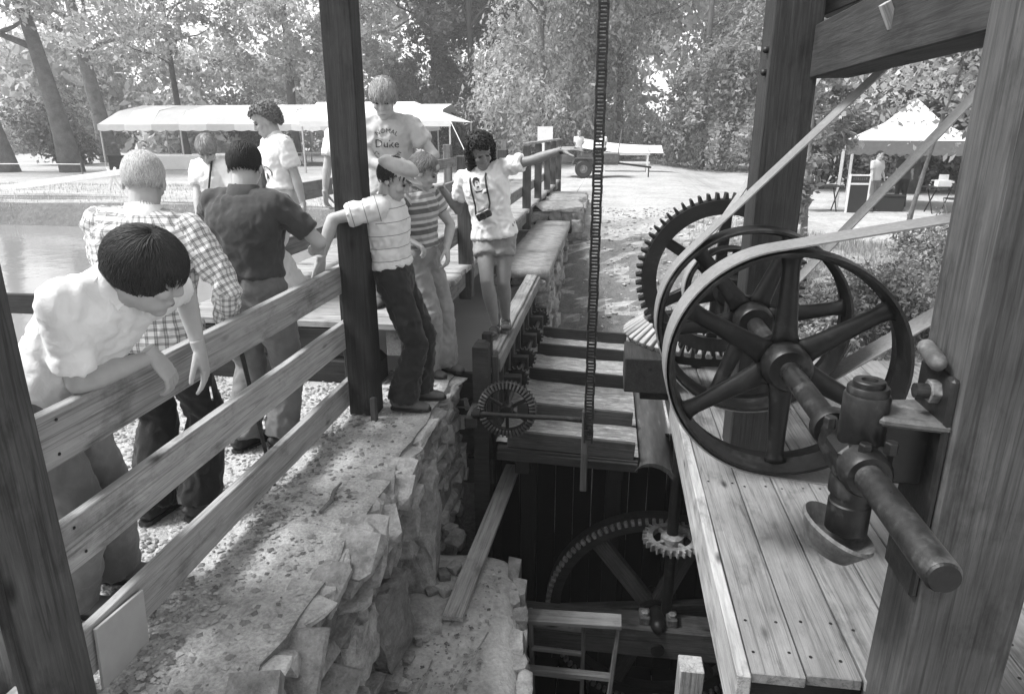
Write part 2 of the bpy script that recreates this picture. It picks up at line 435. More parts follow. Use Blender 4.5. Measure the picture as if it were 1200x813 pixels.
rw = empty('retaining_wall', (-1.25, 3.4, -2.6), 'rubble stone retaining wall dropping from the gravel path into the wheel pit', 'wall')
link('wall_core', rockbox(-1.7, -1.27, -.6, 5.38, -2.65, -.03, .3, .02), MT['mortar'], rw)
BOULD = [((-1.25, 4.02, -.66), (.36, .50, .80)), ((-1.21, 3.10, -.74), (.32, .44, .50)), ((-1.22, 2.72, -.55), (.30, .34, .38)), ((-1.20, 2.45, -.88), (.30, .36, .34))]
def skipb(a, z):
    y = -.6 + a
    return any(abs(y - c[1]) < d[1] * .46 and abs(-z - c[2]) < d[2] * .46 for c, d in BOULD)
stone_face(rw, (-1.15, 1.3, -.03), (0, 1, 0), (1, 0, 0), 2.1, 1.2, (.06, .13), (.10, .30), .28, lambda a, z: skipb(a + 1.9, z), .22)
stone_face(rw, (-1.15, 3.4, -.03), (0, 1, 0), (1, 0, 0), 1.98, 1.2, (.06, .13), (.12, .32), .26, lambda a, z: skipb(a + 4.0, z), .04)
stone_face(rw, (-1.15, 4.1, -1.2), (0, 1, 0), (1, 0, 0), 1.3, 1.2, (.12, .22), (.2, .45), .26)
stone_face(rw, (-1.16, 5.40, -.04), (-1, 0, 0), (0, 1, 0), 1.0, .9, (.1, .2), (.2, .4), .2)
BM_ = [rock_mesh(80 + i, 5, npts=8) for i in range(5)]
for i, (c, d) in enumerate(BOULD):
    stone(rw, Matrix.Translation(c) @ Matrix.Rotation(.25 * math.sin(i * 2.1), 4, 'X') @ Matrix.Rotation(.12 * math.cos(i * 3), 4, 'Z'), (d[0] * 1.15, d[1] * 1.12, d[2] * 1.12), BM_[i], 'boulder')
rr = random.Random(21)
for i in range(46):      # slanting flat stones jutting from the broken edge
    y = rr.uniform(1.3, 3.6); d = rr.random() ** 1.5
    stone(rw, Matrix.Translation((-1.17 + rr.uniform(-.06, .035), y, -.03 - d * .45)) @ Matrix.Rotation(rr.uniform(.25, .75), 4, 'X') @ Matrix.Rotation(rr.uniform(-.4, .4), 4, 'Z'), (rr.uniform(.16, .28), rr.uniform(.16, .32), rr.uniform(.04, .085)), rr.choice(ROCKS), 'edge_stone')
for i in range(14):      # capping slabs along the edge
    y = 1.0 + i * .31 + rr.uniform(-.08, .08); wx = rr.uniform(.18, .42)
    stone(rw, Matrix.Translation((-1.13 - wx / 2 + rr.uniform(-.03, .02), y, -.050 + rr.uniform(-.012, .006))) @ Matrix.Rotation(rr.uniform(-.5, .5), 4, 'Z') @ Matrix.Rotation(rr.uniform(-.05, .05), 4, 'Y'), (wx, rr.uniform(.24, .42), .09), rr.choice(SLABS), 'capping_slab')

# lower ledge
lg = empty('stone_ledge', (-.8, 3.2, -2.6), 'low flat-topped stone ledge in the pit under the plank', 'ledge')
lme = rockbox(-1.22, -.36, .4, 4.42, -2.6, -1.05, .06, .03, lambda y: -.14 * (y - 2.95))
for v in lme.vertices:
    xe = -.36 - .14 * (v.co.y - 2.95); dx = max(0, xe - v.co.x); dy = max(0, 4.42 - v.co.y)
    if v.co.z > -1.3:
        v.co.z -= .10 * math.exp(-dx / .05) * (1 + noise.noise(v.co * 5)) + .16 * math.exp(-dy / .10) + .05 * max(0, noise.noise(v.co * 3.3 + V((4, 4, 4))))
        v.co.x -= .14 * math.exp(-dy / .09) * (1 if v.co.x > -.9 else 0)
    v.co.x += .05 * noise.noise(V((v.co.y * 4, v.co.z * 7, 1))) * math.exp(-dx / .1)
link('ledge_top', lme, rough_mat('weathered ledge stone', .20, .50, 3, 9, .95, .03, 40), lg)
for k in range(9):
    y = 1.6 + k * .3
    stone_face(lg, (-.33 - .14 * (y - 2.95), y, -1.09 - (k % 3) * .01), (-.14, 1, 0), (1, .14, 0), .3, 1.0, (.07, .14), (.14, .3), .1, rnd=rr)
for i in range(26):      # loose rubble along the wall foot
    y = rr.uniform(1.7, 4.5); s = rr.uniform(.03, .12)
    stone(lg, Matrix.Translation((-1.06 + rr.uniform(-.06, .1), y, -1.03 + s * .2)) @ Matrix.Rotation(rr.uniform(0, 6), 4, 'Z'), (s * 1.3, s, s * .8), None, 'loose_stone')

# race abutments beyond the gate
ab = empty('race_abutment', (-1.1, 11.5, -1.2), 'stone abutment with a pale flat top behind the sluice gate', 'wall')
link('abutment_core', rockbox(-1.45, -.86, 9.0, 14.3, -1.6, .08, .3, .02), MT['mortar'], ab)
stone_face(ab, (-.77, 8.9, .05), (0, 1, 0), (1, 0, 0), 5.3, 1.5, (.12, .24), (.25, .6), .2)
stone_face(ab, (-.77, 8.92, .05), (-1, 0, 0), (0, -1, 0), .75, 1.5, (.12, .24), (.2, .4), .2)
link('capping_slab', rockbox(-1.42, -.74, 8.86, 14.1, .06, .165, .12, .014), MT['stonelight'], ab)
ab2 = empty('bridge_abutment', (-1.1, 16, -1.2), 'higher dry stone abutment carrying the far end of the footbridge', 'wall')
link('abutment_core', rockbox(-1.75, -.62, 14.35, 18.4, -1.5, .34, .3, .02), MT['mortar'], ab2)
stone_face(ab2, (-.50, 14.25, .34), (-1, 0, 0), (0, -1, 0), 1.2, 1.6, (.14, .26), (.25, .5), .22)
stone_face(ab2, (-.52, 14.2, .34), (0, 1, 0), (1, 0, 0), 4.2, 1.4, (.14, .26), (.3, .6), .2)
for i in range(5):
    stone(ab2, Matrix.Translation((-1.0, 14.6 + i * .8, .38)) @ Matrix.Rotation(rr.uniform(-.06, .06), 4, 'Z'), (.95, .85, .13), rr.choice(ROCKS), 'capping_stone')
rp = empty('rubble_heap', (.2, 9.2, -1.4), 'heap of broken stones at the foot of the earth bank', 'stones')
for i in range(46):
    x = rr.gauss(.1, .35); y = rr.gauss(9.3, .45); s = rr.uniform(.1, .26)
    d = math.hypot((x - .1) / .7, (y - 9.3) / .9)
    stone(rp, Matrix.Translation((x, y, height(x, y) + max(0, .35 - .28 * d) * rr.uniform(.3, 1) + s * .2)) @ Matrix.Rotation(rr.uniform(0, 6), 4, V((rr.random(), rr.random(), 1))), (s * 1.3, s, s * .8))
for i in range(30):
    x = rr.uniform(-.4, 3); y = rr.uniform(9.5, 16); s = rr.uniform(.06, .22)
    o = stone(None, Matrix.Translation((x, y, height(x, y) + s * .15)) @ Matrix.Rotation(rr.uniform(0, 6), 4, 'Z'), (s * 1.4, s, s * .7))
    tag(o, 'loose stone lying on the bare earth bank', 'stone', 'loose stones on the bank')

# gravel: pebbles on the path, one mass nobody could count
def gravel(name, n, region, size, mat, seed, zf=None):
    r = np.random.default_rng(seed); base = []
    for i in range(6):
        b = np.array([[1, 0, 0], [-1, 0, 0], [0, 1, 0], [0, -1, 0], [0, 0, .7], [0, 0, -.7]], float) * (1 + .5 * (r.random((6, 1)) - .5)); base.append(b)
    F = np.array([[0, 2, 4], [2, 1, 4], [1, 3, 4], [3, 0, 4], [2, 0, 5], [1, 2, 5], [3, 1, 5], [0, 3, 5]])
    vs = []; fs = []
    k = 0
    for i in range(n):
        x, y, dens = region(r)
        if r.random() > dens: continue
        s = size[0] + (size[1] - size[0]) * r.random() ** 2.5
        a = r.random() * 6.28; c, sn = math.cos(a), math.sin(a)
        q = base[i % 6] * s * np.array([1.2, .9, .7]); q = np.stack([q[:, 0] * c - q[:, 1] * sn, q[:, 0] * sn + q[:, 1] * c, q[:, 2]], 1)
        q += np.array([x, y, (zf if zf is not None else height(x, y)) + s * .2]); vs.append(q); fs.append(F + k * 6); k += 1
    vs = np.concatenate(vs); fs = np.concatenate(fs)
    me = bpy.data.meshes.new(name); me.from_pydata(vs.tolist(), [], fs.tolist()); me.update()
    return link(name, me, mat)
def path_region(r):
    y = 1.2 + 4.0 * r.random() ** 1.3; x = -3.4 + 2.2 * r.random()
    return x, y, 1.0 if x < -1.55 else .35 if x < -1.35 else .12
def pebble_mat():
    m, t, b = nodes('loose pebbles'); geo = t.nodes.new('ShaderNodeNewGeometry')
    col = ramp(t, geo.outputs['Random Per Island'], [(0, .10), (.5, .22), (1, .38)]); t.links.new(col, b.inputs['Base Color']); b.inputs['Roughness'].default_value = .9
    return m
MT['pebbles'] = pebble_mat()
tag(gravel('gravel', 16000, path_region, (.006, .02), MT['pebbles'], 4), 'loose gravel and pebbles covering the trodden path by the fence', 'gravel', kind='stuff')
def ledge_region(r): return -1.05 + .42 * r.random(), 1.8 + 2.3 * r.random(), .5
def bank_region(r): return -.4 + 4.5 * r.random(), 8.5 + 9 * r.random(), .9
tag(gravel('bank_gravel', 2600, bank_region, (.012, .05), MT['pebbles'], 5), 'loose small stones scattered over the sloping earth bank', 'gravel', kind='stuff')

tag(gravel('ledge_grit', 1500, ledge_region, (.004, .018), MT['pebbles'], 6, -1.05), 'grit and small chips lying on the low ledge in the pit', 'gravel', kind='stuff')
# ------------------------------------------------------------------ plank fence and mill frame
fe = empty('plank_fence', (-1.75, 3, 0), 'three-rail plank fence of pale new boards beside the path', 'fence')
for zt in (1.05, .668, .255):
    beam('rail', (-1.752, 1.40, zt - .092), (-1.752, 4.44, zt - .092 + .004), .042, .184, MT['pine'], fe, bev=.003, warp=.004)
MB().box((-1.715, 1.885, .112), (.014, .25, .245), Matrix.Rotation(-.08, 3, 'X')).build('plywood_panel', plain('pale plywood', .34, .7, .2, .1, 6), fe, bevel=.002)
cp = empty('timber_post', (-1.64, 4.34, 0), 'tall square timber post at the end of the plank fence, man leaning against it', 'post', 'posts of the mill frame')
beam('post_shaft', (-1.642, 4.34, -.2), (-1.642, 4.34, 4.2), .17, .19, MT['old'], cp, up=(1, 0, 0))
beam('side_board', (-1.775, 4.47, -.05), (-1.775, 4.47, .9), .04, .11, MT['old'], cp, up=(1, 0, 0))
beam('knee_brace', (-1.68, 4.2, 2.78), (-1.68, 3.55, 3.5), .12, .12, MT['old'], cp)
beam('foot_wedge', (-1.53, 4.18, -.06), (-1.545, 4.22, .16), .05, .04, MT['post'], cp, up=(1, 0, 0))
np_ = empty('timber_post', (-1.83, 1.62, 0), 'thick rough timber post at the near end of the plank fence', 'post', 'posts of the mill frame')
beam('post_shaft', (-1.84, 1.61, -.3), (-1.84, 1.61, 4.2), .24, .25, MT['post'], np_, up=(1, 0, 0), bev=.012, warp=.005)
beam('corner_strip', (-1.722, 1.478, -.3), (-1.722, 1.478, 2.6), .02, .03, MT['old'], np_, up=(1, 0, 0))
nr = empty('short_rail', (-1.86, 1.0, 0), 'short length of plank rail meeting the near post from behind', 'rail')
beam('rail', (-1.86, .25, .245), (-1.86, 1.482, .245), .04, .18, MT['post'], nr, bev=.003)
beam('rail_stake', (-1.86, .3, -.1), (-1.86, .3, .3), .06, .06, MT['old'], nr)
mf = empty('mill_frame', (1.0, 3.1, -1.0), 'dark heavy timber frame of two posts and a beam on the plank platform', 'frame')
beam('near_post', (1.15, 2.075, -1.2), (1.15, 2.075, 4.2), .25, .30, MT['post'], mf, up=(1, 0, 0), bev=.012, warp=.006)
beam('far_post', (.925, 4.125, -1.2), (.925, 4.125, 4.2), .25, .25, MT['old'], mf, up=(1, 0, 0), bev=.008, warp=.003)
beam('tie_beam', (1.11, 2.2, 2.292), (1.11, 4.0, 2.292), .2, .255, MT['old'], mf, bev=.006)
beam('upper_brace', (1.06, 4.12, 2.52), (1.75, 3.75, 2.78), .12, .11, MT['wet'], mf)
beam('upper_brace', (1.08, 4.15, 2.95), (1.45, 2.3, 3.3), .14, .12, MT['old'], mf)
beam('light_peg', (1.022, 2.945, 2.268), (.975, 2.935, 2.35), .03, .035, MT['pine'], mf, bev=.002)
for z in (2.2, 2.31):
    MB().capsule((.79, 4.05, z), (.81, 4.05, z), .018).build('bolt_head', MT['iron'], mf, smooth=True)

# ------------------------------------------------------------------ plank platform
pl = empty('plank_platform', (1.5, 4, -.1), 'worn plank platform carrying the belt wheels above the pit', 'platform')
for i in range(11):
    x0 = .594 + i * .2
    beam('plank', (x0 + .098, 2.16 + random.uniform(-.012, .012), -.024), (x0 + .098, 6.05, -.024 + random.uniform(-.003, .003)), .193, .048, MT['grey'], pl, bev=.004, warp=.0015)
beam('edge_board', (.563, 2.12, -.115), (.563, 6.1, -.115), .052, .25, MT['deck'], pl, bev=.005, warp=.004)
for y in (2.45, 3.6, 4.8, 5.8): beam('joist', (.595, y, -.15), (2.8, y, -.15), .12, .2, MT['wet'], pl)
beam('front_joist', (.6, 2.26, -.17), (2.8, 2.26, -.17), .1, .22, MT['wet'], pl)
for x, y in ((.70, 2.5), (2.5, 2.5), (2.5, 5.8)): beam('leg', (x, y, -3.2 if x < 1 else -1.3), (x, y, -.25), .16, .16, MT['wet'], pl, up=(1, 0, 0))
bb = empty('bearing_beam', (.33, 5.15, 0), 'square dark timber end jutting out beside the platform edge', 'beam')
beam('timber', (.358, 5.0, .127), (.358, 5.45, .127), .36, .275, MT['old'], bb, bev=.008)
beam('bearer_block', (.42, 5.12, -.06), (.42, 5.4, -.06), .22, .098, MT['wet'], bb)

# ------------------------------------------------------------------ line shaft, belt wheels, gears
SX, SZ = .79, .935
sh = empty('line_shaft', (SX, 3.2, SZ), 'long polished iron line shaft running through the belt wheels', 'shaft')
b = MB(); b.lathe([(.0395, 1.45), (.043, 1.457), (.043, 5.2), (.04, 5.21)], (SX, 0, SZ), 'Y', 28); b.build('shaft_bar', MT['steel'], sh, auto=.6)
b = MB(); b.lathe([(.0355, 1.443), (.0395, 1.449)], (SX, 0, SZ), 'Y', 28); b.build('shaft_end', MT['iron'], sh)
def wheel_rim(R, y0, y1, t, n=72, crown=.006):
    ym = (y0 + y1) / 2
    return MB().lathe([(R - .004, y0), (R + crown * .4, (y0 + ym) / 2), (R + crown, ym), (R + crown * .4, (y1 + ym) / 2), (R - .004, y1), (R - t * .7, y1), (R - t, ym + .02), (R - t - .012, ym), (R - t, ym - .02), (R - t * .7, y0)], (SX, 0, SZ), 'Y', n, closed=True)
def arm(a, r0, r1, y, w0, w1, th):
    d = V((math.cos(a), 0, math.sin(a)))
    pts = []; rad = []
    c = V((SX, y, SZ))
    for k, (f, m) in enumerate([(0, 1.35), (.1, 1.1), (.3, 1.0), (.6, .93), (.85, .92), (.94, 1.1), (1, 1.7)]):
        r = r0 + (r1 - r0) * f; w = (w0 + (w1 - w0) * f) * m
        pts.append(c + d * r); rad.append((th * (1.0 if k < 6 else 1.3), w))
    return MB().tube(pts, rad, 14, True, up=(0, 1, 0))
def belt_wheel(Y, R, label, a0, group='belt wheels on the line shaft'):
    w = empty('belt_wheel', (SX, Y, SZ), label, 'wheel', group)
    wheel_rim(R, Y - (.105 if R > .4 else .08), Y + (.105 if R > .4 else .08), .024).build('rim', MT['iron'], w, auto=.6)
    MB().lathe([(.0435, -.13), (.085, -.13), (.10, -.11), (.104, 0), (.10, .11), (.085, .13), (.0435, .13)], (SX, Y, SZ), 'Y', 36, closed=True).build('hub', MT['iron'], w, auto=.7)
    for k in range(6): arm(a0 + k * PI / 3, .085, R - .02, Y, .050, .038, .03).build('arm', MT['iron'], w, smooth=True)
    return w
belt_wheel(2.99, .50, 'large six-armed iron belt wheel with the belt running to the near post', RAD(92))
belt_wheel(3.72, .495, 'six-armed iron belt wheel behind the first with the steep belt', RAD(70))
belt_wheel(4.47, .275, 'smaller iron belt wheel beside the far timber post', RAD(20))
def gear_outline(R, n, depth, w=.46, tip=.22):
    pts = []
    for k in range(n):
        a = 2 * PI * k / n; s = 2 * PI / n
        for f, r in ((-w / 2, R - depth), (-tip / 2, R), (tip / 2, R), (w / 2, R - depth)):
            pts.append((a + f * s, r))
    return pts
def gear_ring(R, n, depth, inner, y0, y1, c, axis='Y'):
    o = gear_outline(R, n, depth); m = len(o); mb = MB(); vs = []
    for r_, y in (('o', y0), ('o', y1), ('i', y1), ('i', y0)):
        for a, r in o:
            rr_ = r if r_ == 'o' else inner
            p = (rr_ * math.cos(a), y, rr_ * math.sin(a)) if axis == 'Y' else (rr_ * math.cos(a), rr_ * math.sin(a), y)
            vs.append(V(c) + V(p))
    fs = []
    for i in range(4):
        j = (i + 1) % 4
        for k in range(m): fs.append((i * m + k, i * m + (k + 1) % m, j * m + (k + 1) % m, j * m + k))
    return mb.add(vs, fs)
gw = empty('spur_gear', (SX, 4.78, SZ), 'large dark toothed iron gear behind the belt wheels', 'gear')
gear_ring(.575, 60, .042, .45, 4.83, 4.93, (SX, 0, SZ)).build('toothed_rim', MT['iron'], gw)
MB().lathe([(.53, 4.80), (.53, 4.83), (.435, 4.83), (.435, 4.80)], (SX, 0, SZ), 'Y', 64, closed=True).build('rim_flange', MT['iron'], gw, auto=.6)
MB().lathe([(.044, -.1), (.1, -.1), (.11, 0), (.1, .1), (.044, .1)], (SX, 4.88, SZ), 'Y', 32, closed=True).build('hub', MT['iron'], gw, auto=.7)
for k in range(6):
    a = RAD(88) + k * PI / 3; d = V((math.cos(a), 0, math.sin(a))); c = V((SX, 4.88, SZ))
    beam('arm', c + d * .08, c + d * .47, .07, .06, MT['iron'], gw, up=(0, 1, 0))
# horizontal wheel with wooden cogs
cw = empty('cog_wheel', (.80, 5.66, .1), 'horizontal wheel with pale wooden cogs under the large iron gear', 'gear')
MB().lathe([(.40, .0), (.56, -.03), (.60, .05), (.44, .17), (.40, .15)], (.80, 5.66, .22), 'Z', 64, closed=True).build('iron_body', MT['iron'], cw, auto=.5)
cog = None
for k in range(48):
    a = 2 * PI * k / 48; d = V((math.cos(a), math.sin(a), 0)); c = V((.80, 5.66, .22))
    p0 = c + d * .45 + V((0, 0, .185)); p1 = c + d * .615 + V((0, 0, .065))
    if cog is None: cog = beam('wooden_cog', p0, p1, .05, .06, MT['deck'], cw)
    else:
        o = cog.copy(); COL.objects.link(o); o.parent = None; o.matrix_parent_inverse = Matrix.Identity(4)
        o.matrix_basis = Matrix.Translation((p0 + p1) / 2) @ frame(p1 - p0, (0, 0, 1)).to_4x4(); put(o, cw)
for k in range(4):
    a = RAD(20) + k * PI / 2; d = V((math.cos(a), math.sin(a), 0)); c = V((.8, 5.66, .27)); beam('arm', c, c + d * .43, .08, .06, MT['iron'], cw)
MB().lathe([(.06, .0), (.11, .0), (.11, .2), (.06, .2)], (.80, 5.66, .2), 'Z', 24).build('hub', MT['iron'], cw, auto=.6)
MB().lathe([(.045, -1.5), (.045, .1)], (.8, 5.66, .1), 'Z', 20).build('spindle', MT['iron'], cw, auto=.6)

# belts
def belt(name, label, path, Y, w, group):
    """flat strap following an x,z path"""
    mb = MB(); n = len(path); t = .007; vs = []
    for i, (x, z) in enumerate(path):
        a = path[max(0, i - 1)]; b_ = path[min(n - 1, i + 1)]; d = V((b_[0] - a[0], b_[1] - a[1])).normalized(); nx_, nz_ = -d.y, d.x
        for (o, yy) in ((0, -w / 2), (0, w / 2), (t, w / 2), (t, -w / 2)): vs.append((x + nx_ * o, Y + yy, z + nz_ * o))
    fs = [(0, 1, 2, 3), tuple(4 * (n - 1) + k for k in (3, 2, 1, 0))]
    for i in range(n - 1):
        for k in range(4): fs.append((4 * i + k, 4 * i + (k + 1) % 4, 4 * (i + 1) + (k + 1) % 4, 4 * (i + 1) + k))
    mb.add(vs, fs); o = mb.build(name, MT['belt'], None, auto=.6); tag(o, label, 'belt', group); return o
def strap_path(R, d_top, d_bot, Lt, Lb):
    """strands: top goes off in direction d_top, the bottom one in d_bot; belt wraps the left side"""
    nt_ = V((-d_top[1], d_top[0])).normalized(); nb = V((d_bot[1], -d_bot[0])).normalized(); c = V((SX, SZ))
    a0 = math.atan2(nt_.y, nt_.x); a1 = math.atan2(nb.y, nb.x)
    while a1 < a0: a1 += 2 * PI
    P = [c + nt_ * R + V(d_top).normalized() * Lt * f for f in (1, .5, .2, .05)]
    for k in range(41):
        a = a0 + (a1 - a0) * k / 40; P.append(c + V((math.cos(a), math.sin(a))) * R)
    P += [c + nb * R + V(d_bot).normalized() * Lb * f for f in (.05, .2, .5, 1)]
    return [(p.x, p.y) for p in P][::-1]
BG = 'flat drive belts on the belt wheels'
belt('drive_belt', 'flat leather belt running level from the nearest belt wheel behind the near post', strap_path(.508, (.66, .13), (.7, -.07), 3.2, 3.2), 2.99, .19, BG)
belt('drive_belt', 'flat leather belt rising steeply across the far post to the beam', strap_path(.503, (.685, .728), (.8, .60), 2.2, 2.6), 3.72, .17, BG)
belt('drive_belt', 'flat leather belt slanting up between the far post and the canopy tent', strap_path(.283, (.46, .80), (.607, .794), 2.6, 2.8), 4.47, .15, BG)

# bearing on the near post
hb = empty('hanger_bearing', (.8, 2.06, .9), 'oily iron hanger bearing bolted to the near post holding the shaft', 'bearing')
def cyl(prof, c, name, mat=MT['iron'], axis='Z', n=28, par=hb): return MB().lathe(prof, c, axis, n).build(name, mat, par, auto=.6)
BX, BY, BZ = .80, 2.06, SZ
cyl([(.062, .05), (.067, .06), (.067, .205), (.064, .212), (.060, .214), (.060, .232), (.056, .238), (.046, .238), (.046, .252), (.043, .256), (.024, .256), (.022, .244)], (BX, BY, BZ), 'upper_plug')
cyl([(.066, -.06), (.07, -.07), (.07, -.12), (.06, -.125), (.06, -.15), (.064, -.155), (.064, -.25), (.05, -.26)], (BX, BY, BZ), 'lower_plug')
MB().box((BX, BY, BZ), (.16, .17, .13)).build('housing', MT['iron'], hb, bevel=.028)
MB().lathe([(.044, -.14), (.062, -.14), (.072, -.125), (.072, .125), (.062, .14), (.044, .14)], (SX, BY, SZ), 'Y', 28, closed=True).build('bush', MT['iron'], hb, auto=.6)
MB().lathe([(.044, -.02), (.064, -.02), (.07, -.01), (.07, .025), (.044, .025)], (SX, BY + .22, SZ), 'Y', 28, closed=True).build('collar', MT['iron'], hb, auto=.6)
for x, y, z in ((BX - .02, BY - .10, BZ + .085), (BX + .055, BY - .09, BZ + .09), (BX - .075, BY + .06, BZ + .1)):
    MB().lathe([(.0, -.03), (.02, -.03), (.02, .004), (.017, .008), (.0, .008)], (x, y, z), 'Z', 6).build('set_screw', MT['iron'], hb, bevel=.001)
M_ = Matrix.Translation((BX, BY, BZ + .135))
b = MB(); b.prism([(.02, -.075), (.205, -.11), (.205, .11), (.02, .075)], .03, M_); b.build('bracket_web', MT['rustmid'], hb, bevel=.01)
b = MB(); b.prism([(.02, -.03), (.2, -.03), (.2, .03), (.02, .03)], .2, Matrix.Translation((BX, BY, BZ - .07))); b.build('bracket_rib', MT['iron'], hb, bevel=.008)
MB().bx(.978, 1.004, BY - .105, BY + .105, BZ - .42, BZ + .30).build('wall_plate', MT['iron'], hb, bevel=.008)
MB().capsule((.955, BY - .05, BZ + .335), (.985, BY + .10, BZ + .335), .026, .026, 12).build('plate_lip', MT['rustmid'], hb, smooth=True)
MB().lathe([(.036, -.02), (.036, .012), (.03, .018)], (.972, BY - .03, BZ + .24), 'X', 6).build('bolt', MT['rustmid'], hb, bevel=.002)
MB().lathe([(.022, -.05), (.022, .0)], (.965, BY - .03, BZ + .24), 'X', 16).build('bolt_end', MT['iron'], hb)
dp = MB(); prof = [(.005, .012), (.06, .016), (.092, .05), (.10, .058), (.104, .05), (.07, -.004), (.005, -.01)]
dp.lathe(prof, (0, 0, 0), 'Z', 32); Rm = Matrix.Translation((BX - .055, BY - .02, BZ - .305)) @ Matrix.Rotation(RAD(22), 4, 'Y') @ Matrix.Diagonal((1.1, 1.35, 1.3, 1))
dp.v = [tuple(Rm @ V(v)) for v in dp.v]; dp.build('drip_pan', MT['rustmid'], hb, auto=.6)
# second bearing on the far post
hb2 = empty('hanger_bearing', (.8, 4.1, .9), 'plain iron bearing block on the far post behind the belt wheels', 'bearing')
MB().box((.79, 4.05, SZ), (.16, .14, .15)).build('housing', MT['iron'], hb2, bevel=.02)
MB().bx(.72, .806, 3.98, 4.2, SZ - .2, SZ - .07).build('bracket', MT['iron'], hb2, bevel=.01)

# ------------------------------------------------------------------ sluice gate
sg = empty('sluice_gate', (-.92, 7, -1.2), 'timber sluice gate with a flat top beam the pointing man stands on', 'gate')
p = MB(); p.bx(-1.022, -.895, 5.09, 5.22, -2.6, .27); p.add([(-1.022, 5.09, .27), (-.895, 5.09, .27), (-.895, 5.22, .27), (-1.022, 5.22, .27), (-.99, 5.12, .31), (-.927, 5.12, .31), (-.927, 5.19, .31), (-.99, 5.19, .31)], [(0, 1, 5, 4), (1, 2, 6, 5), (2, 3, 7, 6), (3, 0, 4, 7), (4, 5, 6, 7)])
po = p.build('end_post', MT['old'], sg, bevel=0)
beam('top_beam', (-.955, 5.56, .06), (-.955, 9.0, .06), .14, .09, MT['deck'], sg, bev=.006, warp=.004)
beam('side_board', (-.862, 5.40, .02), (-.862, 8.95, .02), .036, .12, MT['grey'], sg, bev=.004, warp=.003)
for k, y in enumerate(np.linspace(5.36, 8.75, 22)):
    beam('gate_board', (-.93, y, -1.5), (-.93, y, .005), .035, .15, MT['old'] if k % 3 else MT['post'], sg, up=(0, 1, 0), bev=.003)
for y in (5.34, 5.60, 6.02, 6.30, 6.78, 7.08, 7.56, 7.80, 8.3):
    beam('rack_bar', (-.865, y, -.62), (-.865, y, -.045), .05, .035, MT['post'], sg, up=(1, 0, 0), bev=.003)
for y in (5.68, 6.24, 7.0, 7.74, 8.2):
    MB().bx(-.85, -.70, y - .05, y + .05, -.30, -.16).build('bearing_block', MT['old'], sg, bevel=.005)
beam('front_stub', (-.955, 5.42, -.9), (-.955, 5.42, .30), .08, .08, MT['old'], sg, up=(1, 0, 0))
beam('front_stub', (-.87, 5.30, -.55), (-.87, 5.30, .14), .05, .05, MT['post'], sg, up=(1, 0, 0))
for z in (-.12, -.36, -.62, -.9):
    beam('dam_board', (-1.45, 5.27, z), (-.89, 5.27, z), .05, .23, MT['old'], sg, bev=.004)
b = MB(); b.lathe([(.022, 4.80), (.022, 8.25)], (-.75, 0, -.225), 'Y', 14); b.build('gate_shaft', MT['iron'], sg, auto=.6)
for y in (5.78, 6.36, 7.12, 7.88):
    gear_ring(.115, 16, .02, .022, y - .02, y + .02, (-.75, 0, -.225)).build('pinion', MT['iron'], sg)
# hand gear at the near end
hg = empty('spoked_gear', (-.72, 4.87, -.16), 'small spoked iron gear at the near end of the sluice gate', 'gear')
GX, GZ = -.71, -.15
n = 44
gear_ring(.232, n, .012, .165, 4.86, 4.90, (GX, 0, GZ)).build('rim', MT['iron'], hg)
for k in range(n):
    a = 2 * PI * k / n; d = V((math.cos(a), 0, math.sin(a))); c = V((GX, 4.85, GZ))
    if k == 0: t0 = beam('tooth', c + d * .175, c + d * .228 + V((0, .012, 0)), .014, .03, MT['rustmid'], hg, up=(0, 1, 0), bev=.003)
    else:
        o = t0.copy(); COL.objects.link(o); p0, p1 = c + d * .175, c + d * .228 + V((0, .012, 0)); o.parent = None; o.matrix_parent_inverse = Matrix.Identity(4)
        o.matrix_basis = Matrix.Translation((p0 + p1) / 2) @ frame(p1 - p0, (0, 1, 0)).to_4x4(); put(o, hg)
for k in range(6):
    a = RAD(30) + k * PI / 3; d = V((math.cos(a), 0, math.sin(a))); c = V((GX, 4.88, GZ)); beam('spoke', c + d * .03, c + d * .17, .026, .022, MT['iron'], hg, up=(0, 1, 0))
MB().lathe([(.0, -.06), (.045, -.06), (.05, .0), (.045, .06), (.0, .06)], (GX, 4.88, GZ), 'Y', 20).build('hub', MT['iron'], hg, auto=.6)
cs = empty('cross_shaft', (-.5, 4.76, -.16), 'thin horizontal rod in front of the small spoked gear', 'shaft')
MB().lathe([(.019, -.97), (.019, -.07)], (0, 4.765, -.155), 'X', 16).build('rod', MT['steel'], cs, auto=.6)
b = MB(); b.lathe([(.019, -.955), (.045, -.955), (.04, -.90), (.019, -.90)], (0, 4.765, -.155), 'X', 18); b.build('pinion', MT['iron'], cs, auto=.6)
beam('shaft_post', (-.1, 4.715, -.72), (-.1, 4.715, -.06), .05, .05, MT['post'], cs, up=(1, 0, 0))
beam('shaft_arm', (-1.0, 4.80, -.25), (-1.0, 5.12, -.25), .06, .1, MT['old'], cs)
beam('shaft_bearer', (-1.02, 4.76, -.22), (-.92, 4.76, -.22), .06, .08, MT['old'], cs)
MB().lathe([(.02, -.015), (.075, -.015), (.08, 0), (.075, .015), (.02, .015)], (-.062, 4.74, -.2), 'X', 16, closed=True).build('sprocket', MT['iron'], cs, auto=.6)
